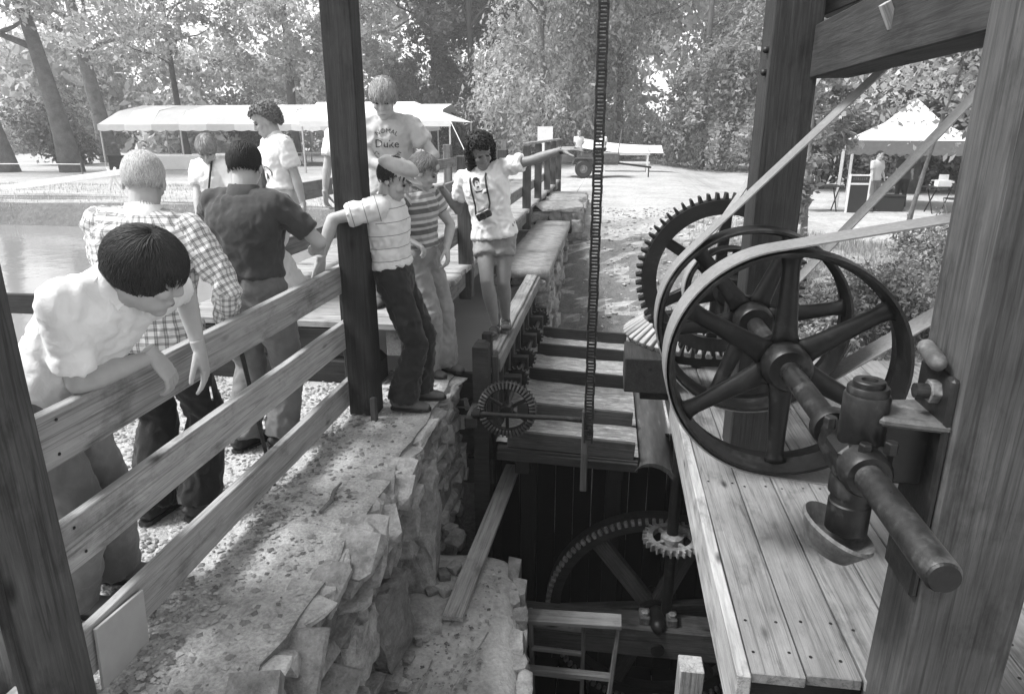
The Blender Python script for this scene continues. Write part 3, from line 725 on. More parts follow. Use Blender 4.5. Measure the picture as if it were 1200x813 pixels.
# lifting chain
ch = empty('lifting_chain', (-.075, 4.68, -.28), 'long flat-link chain hanging straight down to the sluice shaft', 'chain')
def link_mesh():
    b = MB()
    for s in (-1, 1): b.box((s * .027, 0, 0), (.015, .022, .058))
    b.box((0, 0, .022), (.05, .018, .017)); b.box((0, 0, -.002), (.05, .016, .012))
    me = b.mesh('link'); bevel_mesh(me, .002); me.materials.append(MT['iron']); return me
lm = link_mesh()
for k in range(82):
    o = bpy.data.objects.new('link', lm); COL.objects.link(o); o.location = (-.075 + .002 * math.sin(k * 1.7), 4.67, -.27 + k * .0475); o.rotation_euler = (0, 0, .12 * math.sin(k * 2.3)); put(o, ch)

# ------------------------------------------------------------------ trays
def flow_mat():
    m, t, b = nodes('thin running water'); c = coords(t, (1.6, 16, 3), False); n1 = noise_tex(t, c, 2.6, 8, .75, 1.2)
    c2 = coords(t, (5, 9, 5), False); n2 = noise_tex(t, c2, 2.0, 5, .7, .5)
    mx = mixc(t, .35, n1, n2); col = ramp(t, mx, [(.36, .09), (.5, .24), (.62, .6)]); t.links.new(col, b.inputs['Base Color'])
    b.inputs['Roughness'].default_value = .3; bump(t, b, mx, .03, .9); return m
MT['flow'] = flow_mat()
tr = empty('discharge_trays', (-.2, 6.5, -1.2), 'row of shallow plank trays with water running off the sluice gate', 'trays')
for k in range(16):
    y = 4.93 + (k + .5) * .205
    beam('floor_board', (-.80, y, -.525), (.315, y, -.575), .2, .03, MT['old'], tr, bev=.003)
for y in (4.965, 5.57, 6.5, 7.34, 8.03):
    beam('divider', (-.72, y, -.435), (.285, y, -.485), .036, .14, MT['post'] if y < 5.6 else MT['old'], tr, bev=.005)
for y0, y1 in ((4.985, 5.55), (5.59, 6.48), (6.52, 7.32), (7.36, 8.01)):
    b = MB(); ny, nxx = 24, 30; vs = []; fs = []
    for i in range(nxx + 1):
        for j in range(ny + 1):
            x = -.82 + 1.14 * i / nxx; y = y0 + (y1 - y0) * j / ny
            vs.append((x, y, -.496 - .05 * (x + .8) / 1.11 + .012 * noise.noise(V((x * 3, y * 14, 2))) + .02 * math.exp(-((x + .72) / .1) ** 2) * (1 + noise.noise(V((x * 20, y * 20, 1))))))
    for i in range(nxx):
        for j in range(ny): a = i * (ny + 1) + j; fs.append((a, a + ny + 1, a + ny + 2, a + 1))
    b.add(vs, fs); b.build('running_water', MT['flow'], tr, smooth=True)
beam('front_sill', (-.80, 4.925, -.575), (.315, 4.925, -.61), .03, .07, MT['old'], tr, bev=.004)
for x in (-.6, .15): beam('bearer', (x, 4.95, -.67), (x, 8.3, -.67), .12, .14, MT['wet'], tr)
for x, y in ((-.6, 5.5), (.15, 5.5), (-.6, 8.1), (.15, 8.1)): beam('leg', (x, y, -3.0), (x, y, -.74), .14, .14, MT['wet'], tr, up=(1, 0, 0))
ap = empty('curved_apron', (.45, 6.5, -1.0), 'dark curved water apron at the lip of the trays', 'apron')
b = MB(); prof = [(.312, -.60), (.335, -.575), (.38, -.555), (.44, -.55), (.50, -.565), (.56, -.60), (.61, -.66), (.64, -.74), (.655, -.84), (.65, -.95)]
vs = []; fs = []; m_ = len(prof); ysl = np.linspace(4.9, 8.25, 14)
for off in (0, -.03):
    for y in ysl:
        for x, z in prof: vs.append((x - (.02 if off else 0), y, z + off))
nn = len(ysl) * m_
for j in range(len(ysl) - 1):
    for i in range(m_ - 1):
        a = j * m_ + i; fs.append((a, a + 1, a + m_ + 1, a + m_)); fs.append((nn + a, nn + a + m_, nn + a + m_ + 1, nn + a + 1))
for i in range(m_ - 1):
    fs.append((i, nn + i, nn + i + 1, i + 1)); a = (len(ysl) - 1) * m_ + i; fs.append((a, a + 1, nn + a + 1, nn + a))
for j in range(len(ysl) - 1): fs.append((j * m_, (j + 1) * m_, nn + (j + 1) * m_, nn + j * m_))
b.add(vs, fs)
def wetiron():
    m, t, b_ = nodes('wet sheet iron'); c = coords(t, (9, 1.2, 3), False); n1 = noise_tex(t, c, 3, 6, .7)
    t.links.new(ramp(t, n1, [(.4, .035), (.6, .07), (.72, .3)]), b_.inputs['Base Color']); b_.inputs['Roughness'].default_value = .35; return m
b.build('sheet', wetiron(), ap, auto=.8)
pk = empty('loose_plank', (-.85, 4.5, -1.0), 'long single plank laid from the stone ledge to under the trays', 'plank')
beam('board', (-.86, 3.50, -1.005), (-.76, 5.6, -1.01), .135, .035, MT['deck'], pk, bev=.003)
for (p0, p1, l) in (((-.74, 2.95, -1.02), (-.62, 3.42, -1.015), 'thin pale stick lying on the stone ledge near the plank'), ((-.93, 2.8, -1.02), (-.90, 3.15, -1.015), 'short pale twig lying on the ledge by the wall foot')):
    tag(MB().tube([p0, (V(p0) + V(p1)) / 2 + V((.008, 0, .004)), p1], [.007, .006, .005], 6).build('stick', MT['deck'], None, smooth=True), l, 'stick')
tag(MB().tube([(-1.42, 2.98, .012), (-1.40, 3.08, .02), (-1.43, 3.2, .015), (-1.42, 3.28, .02)], [.010, .012, .010, .006], 7).build('stick', MT['grey'], None, smooth=True), 'small crooked twig on the path at the wall edge', 'stick')

# ------------------------------------------------------------------ pit machinery
cr = empty('crown_wheel', (.55, 5.2, -2.15), 'huge dark toothed crown wheel standing in the pit', 'gear')
CX, CY, CZ, CR = .55, 5.2, -2.15, .96
MB().lathe([(CR, .0), (CR, .12), (CR - .13, .12), (CR - .13, .0)], (CX, CY - .02, CZ), 'Y', 96, closed=True).build('rim', MT['old'], cr, auto=.6)
t0 = None
for k in range(100):
    a = 2 * PI * k / 100; d = V((math.cos(a), 0, math.sin(a))); c = V((CX, CY - .02, CZ)) + d * (CR - .022)
    if t0 is None: t0 = beam('tooth', c + V((0, .0, 0)), c + V((0, -.05, 0)), .03, .044, MT['rustlight'], cr, up=d, bev=.005)
    else:
        o = t0.copy(); COL.objects.link(o); o.parent = None; o.matrix_parent_inverse = Matrix.Identity(4)
        o.matrix_basis = Matrix.Translation(c + V((0, -.025, 0))) @ frame((0, -1, 0), d).to_4x4(); put(o, cr)
for k in range(6):
    a = RAD(8) + k * PI / 3; d = V((math.cos(a), 0, math.sin(a))); c = V((CX, CY + .04, CZ)); beam('arm', c + d * .1, c + d * .86, .14, .09, MT['post'], cr, up=(0, 1, 0))
MB().lathe([(.0, -.1), (.14, -.1), (.14, .1), (.0, .1)], (CX, CY + .03, CZ), 'Y', 28).build('hub', MT['iron'], cr, auto=.6)
MB().lathe([(.055, 4.72), (.055, 5.5)], (CX, 0, CZ), 'Y', 20).build('axle', MT['iron'], cr, auto=.6)
pn = empty('pinion_gear', (.62, 4.93, -1.22), 'pale rusty pinion gear on a dark upright shaft over the pit', 'gear')
gear_ring(.235, 26, .035, .155, -1.25, -1.20, (.62, 4.93, 0), 'Z').build('toothed_rim', MT['rustlight'], pn)
for k in range(4):
    a = RAD(35) + k * PI / 2; d = V((math.cos(a), math.sin(a), 0)); c = V((.62, 4.93, -1.225)); beam('spoke', c + d * .07, c + d * .17, .03, .035, MT['rustlight'], pn)
MB().lathe([(.05, -.03), (.09, -.03), (.09, .03), (.05, .05)], (.62, 4.93, -1.22), 'Z', 24).build('hub', MT['rustlight'], pn, auto=.6)
MB().lathe([(.045, -2.0), (.045, -.1)], (.62, 4.93, 0), 'Z', 20).build('upright_shaft', MT['iron'], pn, auto=.6)
pf = empty('pit_timbers', (.2, 4.9, -3), 'dark cross timber over the pit with iron bearing blocks bolted on', 'timbers')
beam('cross_beam', (-.62, 4.87, -2.11), (1.25, 4.87, -2.11), .24, .27, MT['post'], pf, bev=.01)
beam('cross_beam', (-.9, 4.4, -2.75), (1.25, 4.4, -2.75), .22, .24, MT['wet'], pf, bev=.01)
for x in (.44, .66):
    MB().bx(x - .045, x + .045, 4.80, 4.94, -1.978, -1.90).build('bearing_foot', MT['rustmid'], pf, bevel=.01)
    MB().lathe([(.02, 0), (.034, 0), (.034, .025), (.02, .03)], (x, 4.85, -1.9), 'Z', 6).build('nut', MT['rustlight'], pf)
MB().capsule((.55, 4.79, -1.965), (.55, 4.96, -1.965), .065, .065, 14).build('bearing_cap', MT['iron'], pf, smooth=True)
for x in (.38, .66):
    MB().bx(x - .09, x + .09, 4.32, 4.46, -2.63, -2.42).build('bearing_block', MT['iron'], pf, bevel=.015)
MB().capsule((.55, 4.3, -2.48), (.55, 4.48, -2.48), .1, .1, 14).build('bearing_cap', MT['iron'], pf, smooth=True)
beam('stub_post', (.69, 3.95, -3.1), (.69, 3.95, -1.56), .16, .16, MT['deck'], pf, up=(1, 0, 0))
beam('upright', (1.18, 4.75, -3.1), (1.18, 4.75, -.26), .14, .14, MT['wet'], pf, up=(1, 0, 0))
ld = empty('step_ladder', (-.15, 4.1, -2.6), 'wooden step ladder standing in the dark pit beside the ledge', 'ladder')
beam('top_tread', (-.50, 4.0, -1.34), (.21, 4.0, -1.315), .13, .03, MT['grey'], ld, bev=.003)
for s in (0, 1):
    xt = -.485 if s == 0 else .19; xb = -.50 if s == 0 else -.02
    beam('front_rail', (xt, 4.0, -1.36), (xt - .03 if s == 0 else xt - .12, 3.86, -2.9), .03, .06, MT['grey'], ld)
    beam('rear_rail', (-.43 if s == 0 else -.05, 4.1, -1.36), (-.40 if s == 0 else -.04, 4.25, -2.9), .03, .05, MT['grey'], ld)
for z, y, xe in ((-1.76, 3.965, .155), (-2.12, 3.93, .13)):
    beam('rung', (-.49, y, z), (xe, y, z), .055, .05, MT['grey'], ld, bev=.012)
for z in (-1.50, -1.72, -1.94, -2.2):
    beam('rear_rung', (-.425, 4.12, z + .01), (-.055, 4.12, z), .03, .035 if z < -1.6 else .06, MT['grey'], ld)

pb = empty('pit_dark_boards', (.2, 5.6, -3), 'black boards added to keep the pit below the trays dark', 'boarding')  # added lining; the darkness of the pit is put into its colour
for k in range(14): beam('board', (-.95 + k * .165, 5.62, -3.2), (-.95 + k * .165, 5.62, -.62), .04, .16, MT['shade'], pb, up=(1, 0, 0), bev=.003)
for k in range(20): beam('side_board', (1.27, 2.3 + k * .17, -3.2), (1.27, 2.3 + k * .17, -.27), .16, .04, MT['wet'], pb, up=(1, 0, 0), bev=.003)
for k in range(6): beam('floor_board', (-.45 + k * .3, 2.0, -3.12), (-.45 + k * .3, 5.6, -3.12), .29, .04, MT['shade'], pb, bev=.003)
# ------------------------------------------------------------------ footbridge
br = empty('footbridge', (-2.4, 12, 0), 'long plank footbridge with three-foot post and rail sides over the race', 'bridge')
pm = None
for k in range(83):
    y = 4.97 + k * .203
    x1 = -1.47 + random.uniform(-.03, .02)
    beam('deck_plank', (-3.42 + random.uniform(-.03, .03), y, .475), (x1, y, .475 + random.uniform(-.004, .004)), .192, .05, MT['deck'], br, bev=.004, warp=.002, seg=2)
for x in (-1.60, -2.4, -3.25): beam('stringer', (x, 4.9, .34), (x, 21.8, .34), .12, .21, MT['grey'], br)
beam('front_fascia', (-3.4, 4.895, .33), (-1.75, 4.895, .33), .04, .22, MT['old'], br)
beam('shadow_log', (-3.5, 5.0, .09), (-1.72, 5.0, .09), .26, .27, MT['old'], br, bev=.05)  # dark log standing in for the shadow under the bridge
for y in (7.45, 10.2, 13.26, 15.4, 17.7, 19.6, 21.7):
    beam('right_post', (-1.545, y, .1), (-1.545, y, 1.66), .15, .15, MT['post'], br, up=(1, 0, 0), bev=.012)
beam('right_post', (-1.545, 5.78, .2), (-1.545, 5.78, 1.40), .12, .12, MT['post'], br, up=(1, 0, 0), bev=.012)
for zt in (1.40, .90):
    beam('right_rail', (-1.64, 5.70, zt - .09), (-1.64, 7.5, zt - .09), .04, .18, MT['grey'], br, bev=.003)
    beam('right_rail', (-1.64, 7.52, zt - .09), (-1.64, 21.8, zt - .09), .04, .18, MT['grey'], br, bev=.003)
    beam('left_rail', (-3.14, 5.6, zt - .09), (-3.14, 21.8, zt - .09), .04, .18, MT['grey'], br, bev=.003)
beam('right_top_rail', (-1.545, 13.2, 1.685), (-1.545, 21.8, 1.685), .12, .045, MT['deck'], br)
for y in (6.2, 8.6, 11.3, 14, 16.4, 18.2, 19.8, 21.7):
    beam('left_post', (-3.24, y, .1), (-3.24, y, 1.66), .15, .15, MT['grey'], br, up=(1, 0, 0), bev=.012)
pt = empty('pond_fence', (-5, 4.95, 0), 'single dark rail and post fence at the pond edge behind the leaning man', 'fence')
beam('rail', (-7.5, 4.97, .53), (-3.45, 4.97, .53), .04, .17, MT['old'], pt)
for x in (-3.6, -7.2): beam('post', (x, 5.05, -1.0), (x, 5.05, .7), .12, .12, MT['old'], pt, up=(1, 0, 0))

# nail heads in the fence rails and platform planks
nm = MB().lathe([(.0, .0), (.006, .0), (.0055, .002), (.0, .0025)], (0, 0, 0), 'X', 8).mesh('nail'); nm.materials.append(MT['iron'])
for rail in [o for o in fe.children if o.name.startswith('rail')]:
    zc = wm(rail).translation.z
    for y in (1.80, 4.30, 4.38):
        for dz in (-.05, .05):
            o = bpy.data.objects.new('nail', nm); COL.objects.link(o); o.location = (-1.7305 + .004, y + random.uniform(-.02, .02), zc + dz + random.uniform(-.01, .01)); put(o, rail)
nz_ = MB().lathe([(.0, .0), (.007, .0), (.006, .002), (.0, .0025)], (0, 0, 0), 'Z', 8).mesh('nail'); nz_.materials.append(MT['iron'])
for pk_ in [o for o in pl.children if o.name.startswith('plank')]:
    xc = wm(pk_).translation.x
    for y in (2.26, 2.45, 3.6, 4.8):
        for dx in (-.06, .06):
            o = bpy.data.objects.new('nail', nz_); COL.objects.link(o); o.location = (xc + dx + random.uniform(-.015, .015), y + random.uniform(-.02, .02), .001); put(o, pk_)
# ------------------------------------------------------------------ people
def remesh(mb, voxel, smooth=4, fac=.5):
    me = mb.mesh('tmp'); o = bpy.data.objects.new('tmp', me); COL.objects.link(o)
    r = o.modifiers.new('r', 'REMESH'); r.mode = 'VOXEL'; r.voxel_size = voxel
    if smooth: s = o.modifiers.new('s', 'SMOOTH'); s.factor = fac; s.iterations = smooth
    dg = bpy.context.evaluated_depsgraph_get(); out = bpy.data.meshes.new_from_object(o.evaluated_get(dg))
    bpy.data.objects.remove(o); bpy.data.meshes.remove(me)
    out.polygons.foreach_set('use_smooth', [True] * len(out.polygons)); return out
def join(meshes, name):
    bm = bmesh.new()
    for m in meshes: bm.from_mesh(m)
    me = bpy.data.meshes.new(name); bm.to_mesh(me); bm.free()
    me.polygons.foreach_set('use_smooth', [True] * len(me.polygons)); return me
def ik(a, t, l1, l2, pole):
    a = V(a); t = V(t); d = t - a; L = min(d.length, (l1 + l2) * .999); u = d.normalized(); t = a + u * L
    x = (l1 * l1 - l2 * l2 + L * L) / (2 * L); h = math.sqrt(max(0, l1 * l1 - x * x))
    p = V(pole); p = p - u * p.dot(u); p.normalize(); return a + u * x + p * h, t
def lerp(a, b, f): return a + (b - a) * f
MT['skin'] = plain('skin', .36, .55, .35, .06, 20)
MT['skin2'] = plain('tanned skin', .20, .55, .35, .08, 20)
MT['dark'] = plain('dark features', .02, .4, .4)
MT['lip'] = plain('lips', .2, .5, .3)
def hairmat(name, v):
    m, t, b = nodes(name); geo = t.nodes.new('ShaderNodeNewGeometry')
    t.links.new(ramp(t, geo.outputs['Random Per Island'], [(0, v * .75), (.6, v), (1, v * 1.3)]), b.inputs['Base Color'])
    b.inputs['Roughness'].default_value = .6; b.inputs['Specular IOR Level'].default_value = .25; return m
HM = {'black': hairmat('black hair', .012), 'dark': hairmat('dark hair', .025), 'grey': hairmat('white hair', .42), 'blond': hairmat('blond hair', .30), 'brown': hairmat('light brown hair', .15), 'fair': hairmat('fair straight hair', .26)}

DBG = []
class Fig:
    def __init__(s, label, H, pelvis, up, face, chest_up=None, chest_face=None, skin='skin', group=None, vox=.014, width=1.0, depth=1.0):
        s.k = H / 1.8; s.vox = vox; s.skin = MT[skin]; s.W = width; s.D = depth
        k = s.k; s.P = V(pelvis); U = V(up).normalized(); s.U0 = U; f = V(face); s.F0 = (f - U * f.dot(U)).normalized()
        Uc = V(chest_up or up).normalized(); fc = V(chest_face or face); s.Uc = Uc; s.Fc = (fc - Uc * fc.dot(Uc)).normalized(); s.Rc = s.Fc.cross(Uc); s.R0 = s.F0.cross(U)
        s.dbg = label
        s.root = empty('person', (s.P.x, s.P.y, 0), label, 'person', group)
        # spine: integrate directions
        s.sp = []; p = s.P - U * .10 * k; zs = [-.10, -.04, .05, .105, .16, .28, .40, .48, .535, .575]
        s.sp.append(p)
        for a, b in zip(zs[:-1], zs[1:]):
            f_ = min(1, max(0, (b - .0) / .4)); d = U.lerp(Uc, f_).normalized(); p = p + d * (b - a) * k; s.sp.append(p)
        s.neck = s.sp[-1].copy(); s.shc = s.sp[7].copy() + (s.sp[8] - s.sp[7]) * .3
        s.ring = [(.085, .10), (.112, .160), (.115, .168), (.108, .156), (.105, .150), (.113, .162), (.119, .178), (.104, .170), (.075, .105), (.058, .058)]
        s.body = MB(); s.extra = []; s.arms = {}; s.legs = {}
        for i, sd in ((0, 'L'), (1, 'R')): pass
    def fwd(s, i): return s.F0.lerp(s.Fc, min(1, i / 6)).normalized()
    def torso(s, mb, i0, i1, grow, scale0=1.0, flare=0):
        pts = s.sp[i0:i1 + 1]; n = len(pts); vs = []; m = 22
        for j, p in enumerate(pts):
            i = i0 + j; d, w = s.ring[i]; d = d * s.D if 1 <= i <= 6 else d; w = w * s.W if i <= 7 else w
            f = s.fwd(i); t = (s.sp[min(i + 1, 9)] - s.sp[max(i - 1, 0)]).normalized(); f = (f - t * f.dot(t)).normalized(); r = f.cross(t)
            g = grow + (flare if j == 0 else 0)
            for q in range(m):
                a = 2 * PI * q / m; ca, sa = math.cos(a), math.sin(a); ex = .82
                x = math.copysign(abs(ca) ** ex, ca); y = math.copysign(abs(sa) ** ex, sa)
                vs.append(p + f * (d * s.k + g) * y + r * (w * s.k + g) * x)
        fs = [tuple(range(m - 1, -1, -1)), tuple(range((n - 1) * m, n * m))]
        for j in range(n - 1):
            for q in range(m): fs.append((j * m + q, j * m + (q + 1) % m, (j + 1) * m + (q + 1) % m, (j + 1) * m + q))
        mb.add(vs, fs)
    def arm(s, side, wrist, pole, hdir, palm, curl=.5, thumb=.6, shrug=0, spread=.12, point=False, hands=True, reach=0):
        sg = 1 if side == 'R' else -1; k = s.k
        sh = s.shc + s.Rc * sg * .178 * k * s.W + s.Uc * (shrug) + s.Fc * reach
        el, wr = ik(sh, wrist, .295 * k, .265 * k, pole); s.arms[side] = (sh, el, wr)
        mb = s.body; inner = s.shc + s.Rc * sg * .08 * k
        mb.capsule(inner, sh, .062 * k, .058 * k)
        mb.tube([sh, lerp(sh, el, .35), lerp(sh, el, .8), el, lerp(el, wr, .22), lerp(el, wr, .55), lerp(el, wr, .9), wr + (wr - el).normalized() * .02],
                [.056 * k, .052 * k, .042 * k, .041 * k, .045 * k, .038 * k, (.029 * k), (.028 * k)], 14)
        mb.capsule(el - (el - sh).normalized() * .01, el, .042 * k, .041 * k)
        if hands: s.hand(wr, hdir, palm, sg, curl, thumb, spread, point)
    def hand(s, wr, hdir, palm, sg, curl, thumb, spread, point):
        k = s.k * 1.12; y = V(hdir).normalized(); z = -V(palm); z = (z - y * z.dot(y)).normalized(); x = y.cross(z) * (-sg) 
        # x points to the thumb side: right hand, palm down (z up), fingers forward -> thumb to the left
        T = lambda a, b, c: wr + (x * a + y * b + z * c) * k
        h = MB()
        h.tube([T(0, -.03, 0), T(0, .0, 0), T(.002, .03, 0), T(.002, .065, 0), T(0, .092, -.002)], [(.024 * k, .028 * k), (.022 * k, .031 * k), (.018 * k, .040 * k), (.015 * k, .043 * k), (.010 * k, .036 * k)], 14, up=z)
        for i, (fx, L) in enumerate(((.031, .076), (.011, .084), (-.010, .079), (-.029, .062))):
            c = curl * (1 + .12 * i)
            if point and i == 0: c = .05
            elif point: c = 1.25
            p = T(fx, .085, -.001); ang = .15 + c * .55; rad = .0098
            for q, seg in enumerate((.42, .32, .26)):
                sp = spread * (1.2 - .8 * i)
                d = (y * math.cos(ang) - z * math.sin(ang) + x * sp * (1 if q == 0 else .5)).normalized()
                e = p + d * L * seg * k; h.capsule(p, e, rad * k, (rad - .0012) * k, 9); p = e; ang += c * .75 + .05; rad -= .001
        p = T(.024, .018, -.006); d = (x * (.35 + .55 * thumb) + y * .72 - z * .30).normalized(); e = p + d * .045 * k; h.capsule(p, e, .0145 * k, .011 * k, 9)
        d2 = (d + y * .35 - z * .15).normalized(); e2 = e + d2 * .032 * k; h.capsule(e, e2, .0108 * k, .0095 * k, 9); e3 = e2 + (d2 + y * .2).normalized() * .022 * k; h.capsule(e2, e3, .0098 * k, .0078 * k, 9)
        s.extra.append(remesh(h, .0034 if s.vox < .02 else .008, 2))
        s.tip = e3
    def leg(s, side, ankle, pole, foot):
        sg = 1 if side == 'R' else -1; k = s.k
        hip = s.P + s.R0 * sg * .092 * k * s.W - s.U0 * .01
        kn, an = ik(hip, ankle, .445 * k, .42 * k, pole); s.legs[side] = (hip, kn, an, V(foot).normalized())
        s.body.tube([hip, lerp(hip, kn, .3), lerp(hip, kn, .75), kn, lerp(kn, an, .3), lerp(kn, an, .65), an, an - V((0, 0, .03))], [.088 * k, .084 * k, .068 * k, .060 * k, .066 * k, .052 * k, .040 * k, .038 * k], 14)
    def head(s, look, up=(0, 0, 1), tiltpos=None, ears=True):
        k = s.k; L = V(look).normalized(); u = V(up); u = (u - L * u.dot(L)).normalized(); r = L.cross(u)
        c = s.neck + (s.Uc * .018 + u * .105 + L * .026) * k if tiltpos is None else V(tiltpos)
        s.HM = Matrix.Translation(c) @ Matrix((r, L, u)).transposed().to_4x4() @ Matrix.Scale(k * 1.12, 4); M = s.HM; R3 = Matrix((r, L, u)).transposed(); k = k * 1.12
        h = MB(); P = lambda a, b, e: M @ V((a, b, e)); E = lambda cc, rr, n=14, m=10: h.ell(P(*cc), tuple(q * k for q in rr), R3, n, m)
        E((0, -.012, .032), (.073, .092, .086), 20, 14); E((0, .022, -.035), (.058, .066, .078)); E((0, .058, -.094), (.027, .026, .022)); E((0, .04, -.07), (.05, .045, .035))
        for sx in (-1, 1):
            E((sx * .036, .058, -.022), (.026, .026, .026)); E((sx * .074 if ears else sx * .05, -.010, -.008), (.008, .019, .029)); E((sx * .028, .080, .028), (.026, .013, .009))
        h.capsule(P(0, .086, .014), P(0, .099, -.022), .009 * k, .012 * k); E((0, .091, -.028), (.017, .013, .010)); E((0, .082, -.058), (.024, .013, .007)); E((0, .079, -.070), (.020, .013, .007))
        E((0, .055, .06), (.055, .035, .04))
        nb = s.neck - s.Uc * .05 * k; nt_ = P(0, -.018, -.055)
        h.tube([nb, lerp(nb, nt_, .5), nt_, P(0, -.015, .0)], [.062 * k, .056 * k, .055 * k, .05 * k], 16)
        s.extra.append(remesh(h, .0055 if s.vox < .02 else .012, 3)); s.lookR3 = R3
        if s.vox < .02:
            for sx in (-1, 1):
                MB().ell(P(sx * .031, .0775, .006), tuple(q * k for q in (.0135, .007, .0062)), R3, 10, 7).build('eye', MT['dark'], s.root, smooth=True)
                MB().tube([P(sx * .012, .0835, .024), P(sx * .03, .0805, .029), P(sx * .046, .068, .024)], [.003 * k, .0042 * k, .002 * k], 6).build('eyebrow', s.browmat, s.root, smooth=True)
            MB().ell(P(0, .0915, -.0635), tuple(q * k for q in (.021, .004, .0022)), R3, 10, 6).build('mouth', MT['lip'], s.root, smooth=True)
    browmat = None
    def finish_body(s):
        DBG.append((s.dbg, s.HM.translation.copy(), s.neck.copy(), dict(s.arms), dict(s.legs), s.P.copy()))
        s.torso(s.body, 0, 9, -.004)
        for d in ('L', 'R'):
            if d in s.legs: pass
        core = remesh(s.body, s.vox, 4); me = join([core] + s.extra, 'body'); o = link('body', me, s.skin, s.root); return o
    # ---- clothing
    def cloth(s, name, mb, mat, vox=None, wr=.006, segs=None, keep=None, seed=0, fold=1.0):
        me = remesh(mb, vox or s.vox * .85, 3); bm = bmesh.new(); bm.from_mesh(me); bm.normal_update(); off = V((seed * 3.7, s.P.x * 9, s.P.y * 5))
        if s.vox < .02:
            for v in bm.verts:
                p = v.co * 6.5 + off; q = V((p.x * 1.25 + p.z * .5, p.y * 1.25 - p.z * .35, p.z * .6)); w_ = noise.noise(q + V((noise.noise(p * 1.7), noise.noise(p * 1.7 + V((3, 1, 2))), 0)) * 1.2)
                w_ = (1 - abs(w_) * 2.6) * .9 + (1 - abs(noise.noise(q * 2.3 + V((1, 7, 3)))) * 2.4) * .45
                v.co += v.normal * w_ * wr * fold * 1.35
        uvl = bm.loops.layers.uv.new('UVMap'); segs = segs or [(s.sp[0], s.neck, s.Fc)]
        for f in bm.faces:
            c = f.calc_center_median(); best = None
            for (a, b, fr) in segs:
                d = b - a; t = max(0, min(1, (c - a).dot(d) / d.length_squared)); dist = (c - (a + d * t)).length - (.10 * s.k if (a, b) == (segs[0][0], segs[0][1]) else 0)
                if best is None or dist < best[0]: best = (dist, a, b, fr)
            _, a, b, fr = best; d = (b - a).normalized(); u = V(fr); u = (u - d * u.dot(d))
            u = u.normalized() if u.length > 1e-3 else d.orthogonal().normalized(); w = d.cross(u); big = (a - segs[0][0]).length < 1e-6
            a0 = math.atan2((c - a).dot(w), (c - a).dot(u))
            for l in f.loops:
                r = l.vert.co - a; an = math.atan2(r.dot(w), r.dot(u))
                if an - a0 > PI: an -= 2 * PI
                if an - a0 < -PI: an += 2 * PI
                l[uvl].uv = (an * (.15 if big else .075) * s.k, r.dot(d))
        bm.to_mesh(me); bm.free(); me.polygons.foreach_set('use_smooth', [True] * len(me.polygons))
        return link(name, me, mat, s.root)
    def shirt(s, mat, bottom=1, sleeve=.62, flare=.012, grow=.014, wr=.006, name='shirt', long=False, cuff=.012, loose=0, belly=0):
        mb = MB(); s.torso(mb, bottom, 8, grow, flare=flare); k = s.k; segs = [(s.sp[0], s.neck, s.Fc)]
        if loose or belly:
            i = 4; mb.ell(s.sp[4] + s.fwd(4) * belly, (.15 * k + loose, .10 * k + loose + belly, .16 * k), Matrix((s.R0, s.F0, s.U0)).transposed())
        mb.capsule(s.sp[7], s.sp[8] + s.Uc * .012, .09 * k, .068 * k)
        for sd, (sh, el, wr_) in s.arms.items():
            sg = 1 if sd == 'R' else -1; inn = s.shc + s.Rc * sg * .07 * k
            mb.capsule(inn, sh, .078 * k, .070 * k)
            if long:
                e2 = lerp(el, wr_, .93); mb.tube([sh, lerp(sh, el, .5), el, lerp(el, wr_, .5), e2], [.070 * k, .064 * k, .057 * k, .052 * k, .044 * k], 16); mb.capsule(lerp(sh, el, .95), el, .058 * k)
                segs += [(sh, el, s.Fc), (el, wr_, s.Fc)]
            else:
                end = lerp(sh, el, sleeve); mb.tube([sh, lerp(sh, end, .5), end], [.072 * k, .068 * k + cuff * .3, .062 * k + cuff * .8], 18); segs += [(sh, el, s.Fc)]
        s.shirt_obj = s.cloth(name, mb, mat, wr=wr, segs=segs, seed=1); return s.shirt_obj
    def trousers(s, mat, top=3, flare=.085, hem=.97, shorts=None, wr=.007, thigh=.094, knee=.070, name='trousers'):
        mb = MB(); s.torso(mb, 0, top, .008); k = s.k; segs = [(s.sp[0], s.sp[3], s.F0)]
        for sd, (hip, kn, an, ft) in s.legs.items():
            mb.capsule(hip + s.U0 * .04, hip, .105 * k, .098 * k)
            if shorts:
                e = lerp(hip, kn, shorts); mb.tube([hip, lerp(hip, e, .5), e], [.102 * k, .098 * k, .098 * k], 18)
            else:
                e = lerp(kn, an, hem) ; mb.tube([hip, lerp(hip, kn, .4), kn, lerp(kn, an, .4), lerp(kn, an, .75), e + V((0, 0, -.02))], [.100 * k, thigh * k, knee * k, (knee + (flare - knee) * .35) * k, (knee + (flare - knee) * .75) * k, flare * k], 18); mb.capsule(lerp(hip, kn, .96), kn, knee * k)
            segs += [(hip, kn, s.F0), (kn, an, s.F0)]
        return s.cloth(name, mb, mat, wr=wr, segs=segs, seed=5, fold=1.2)
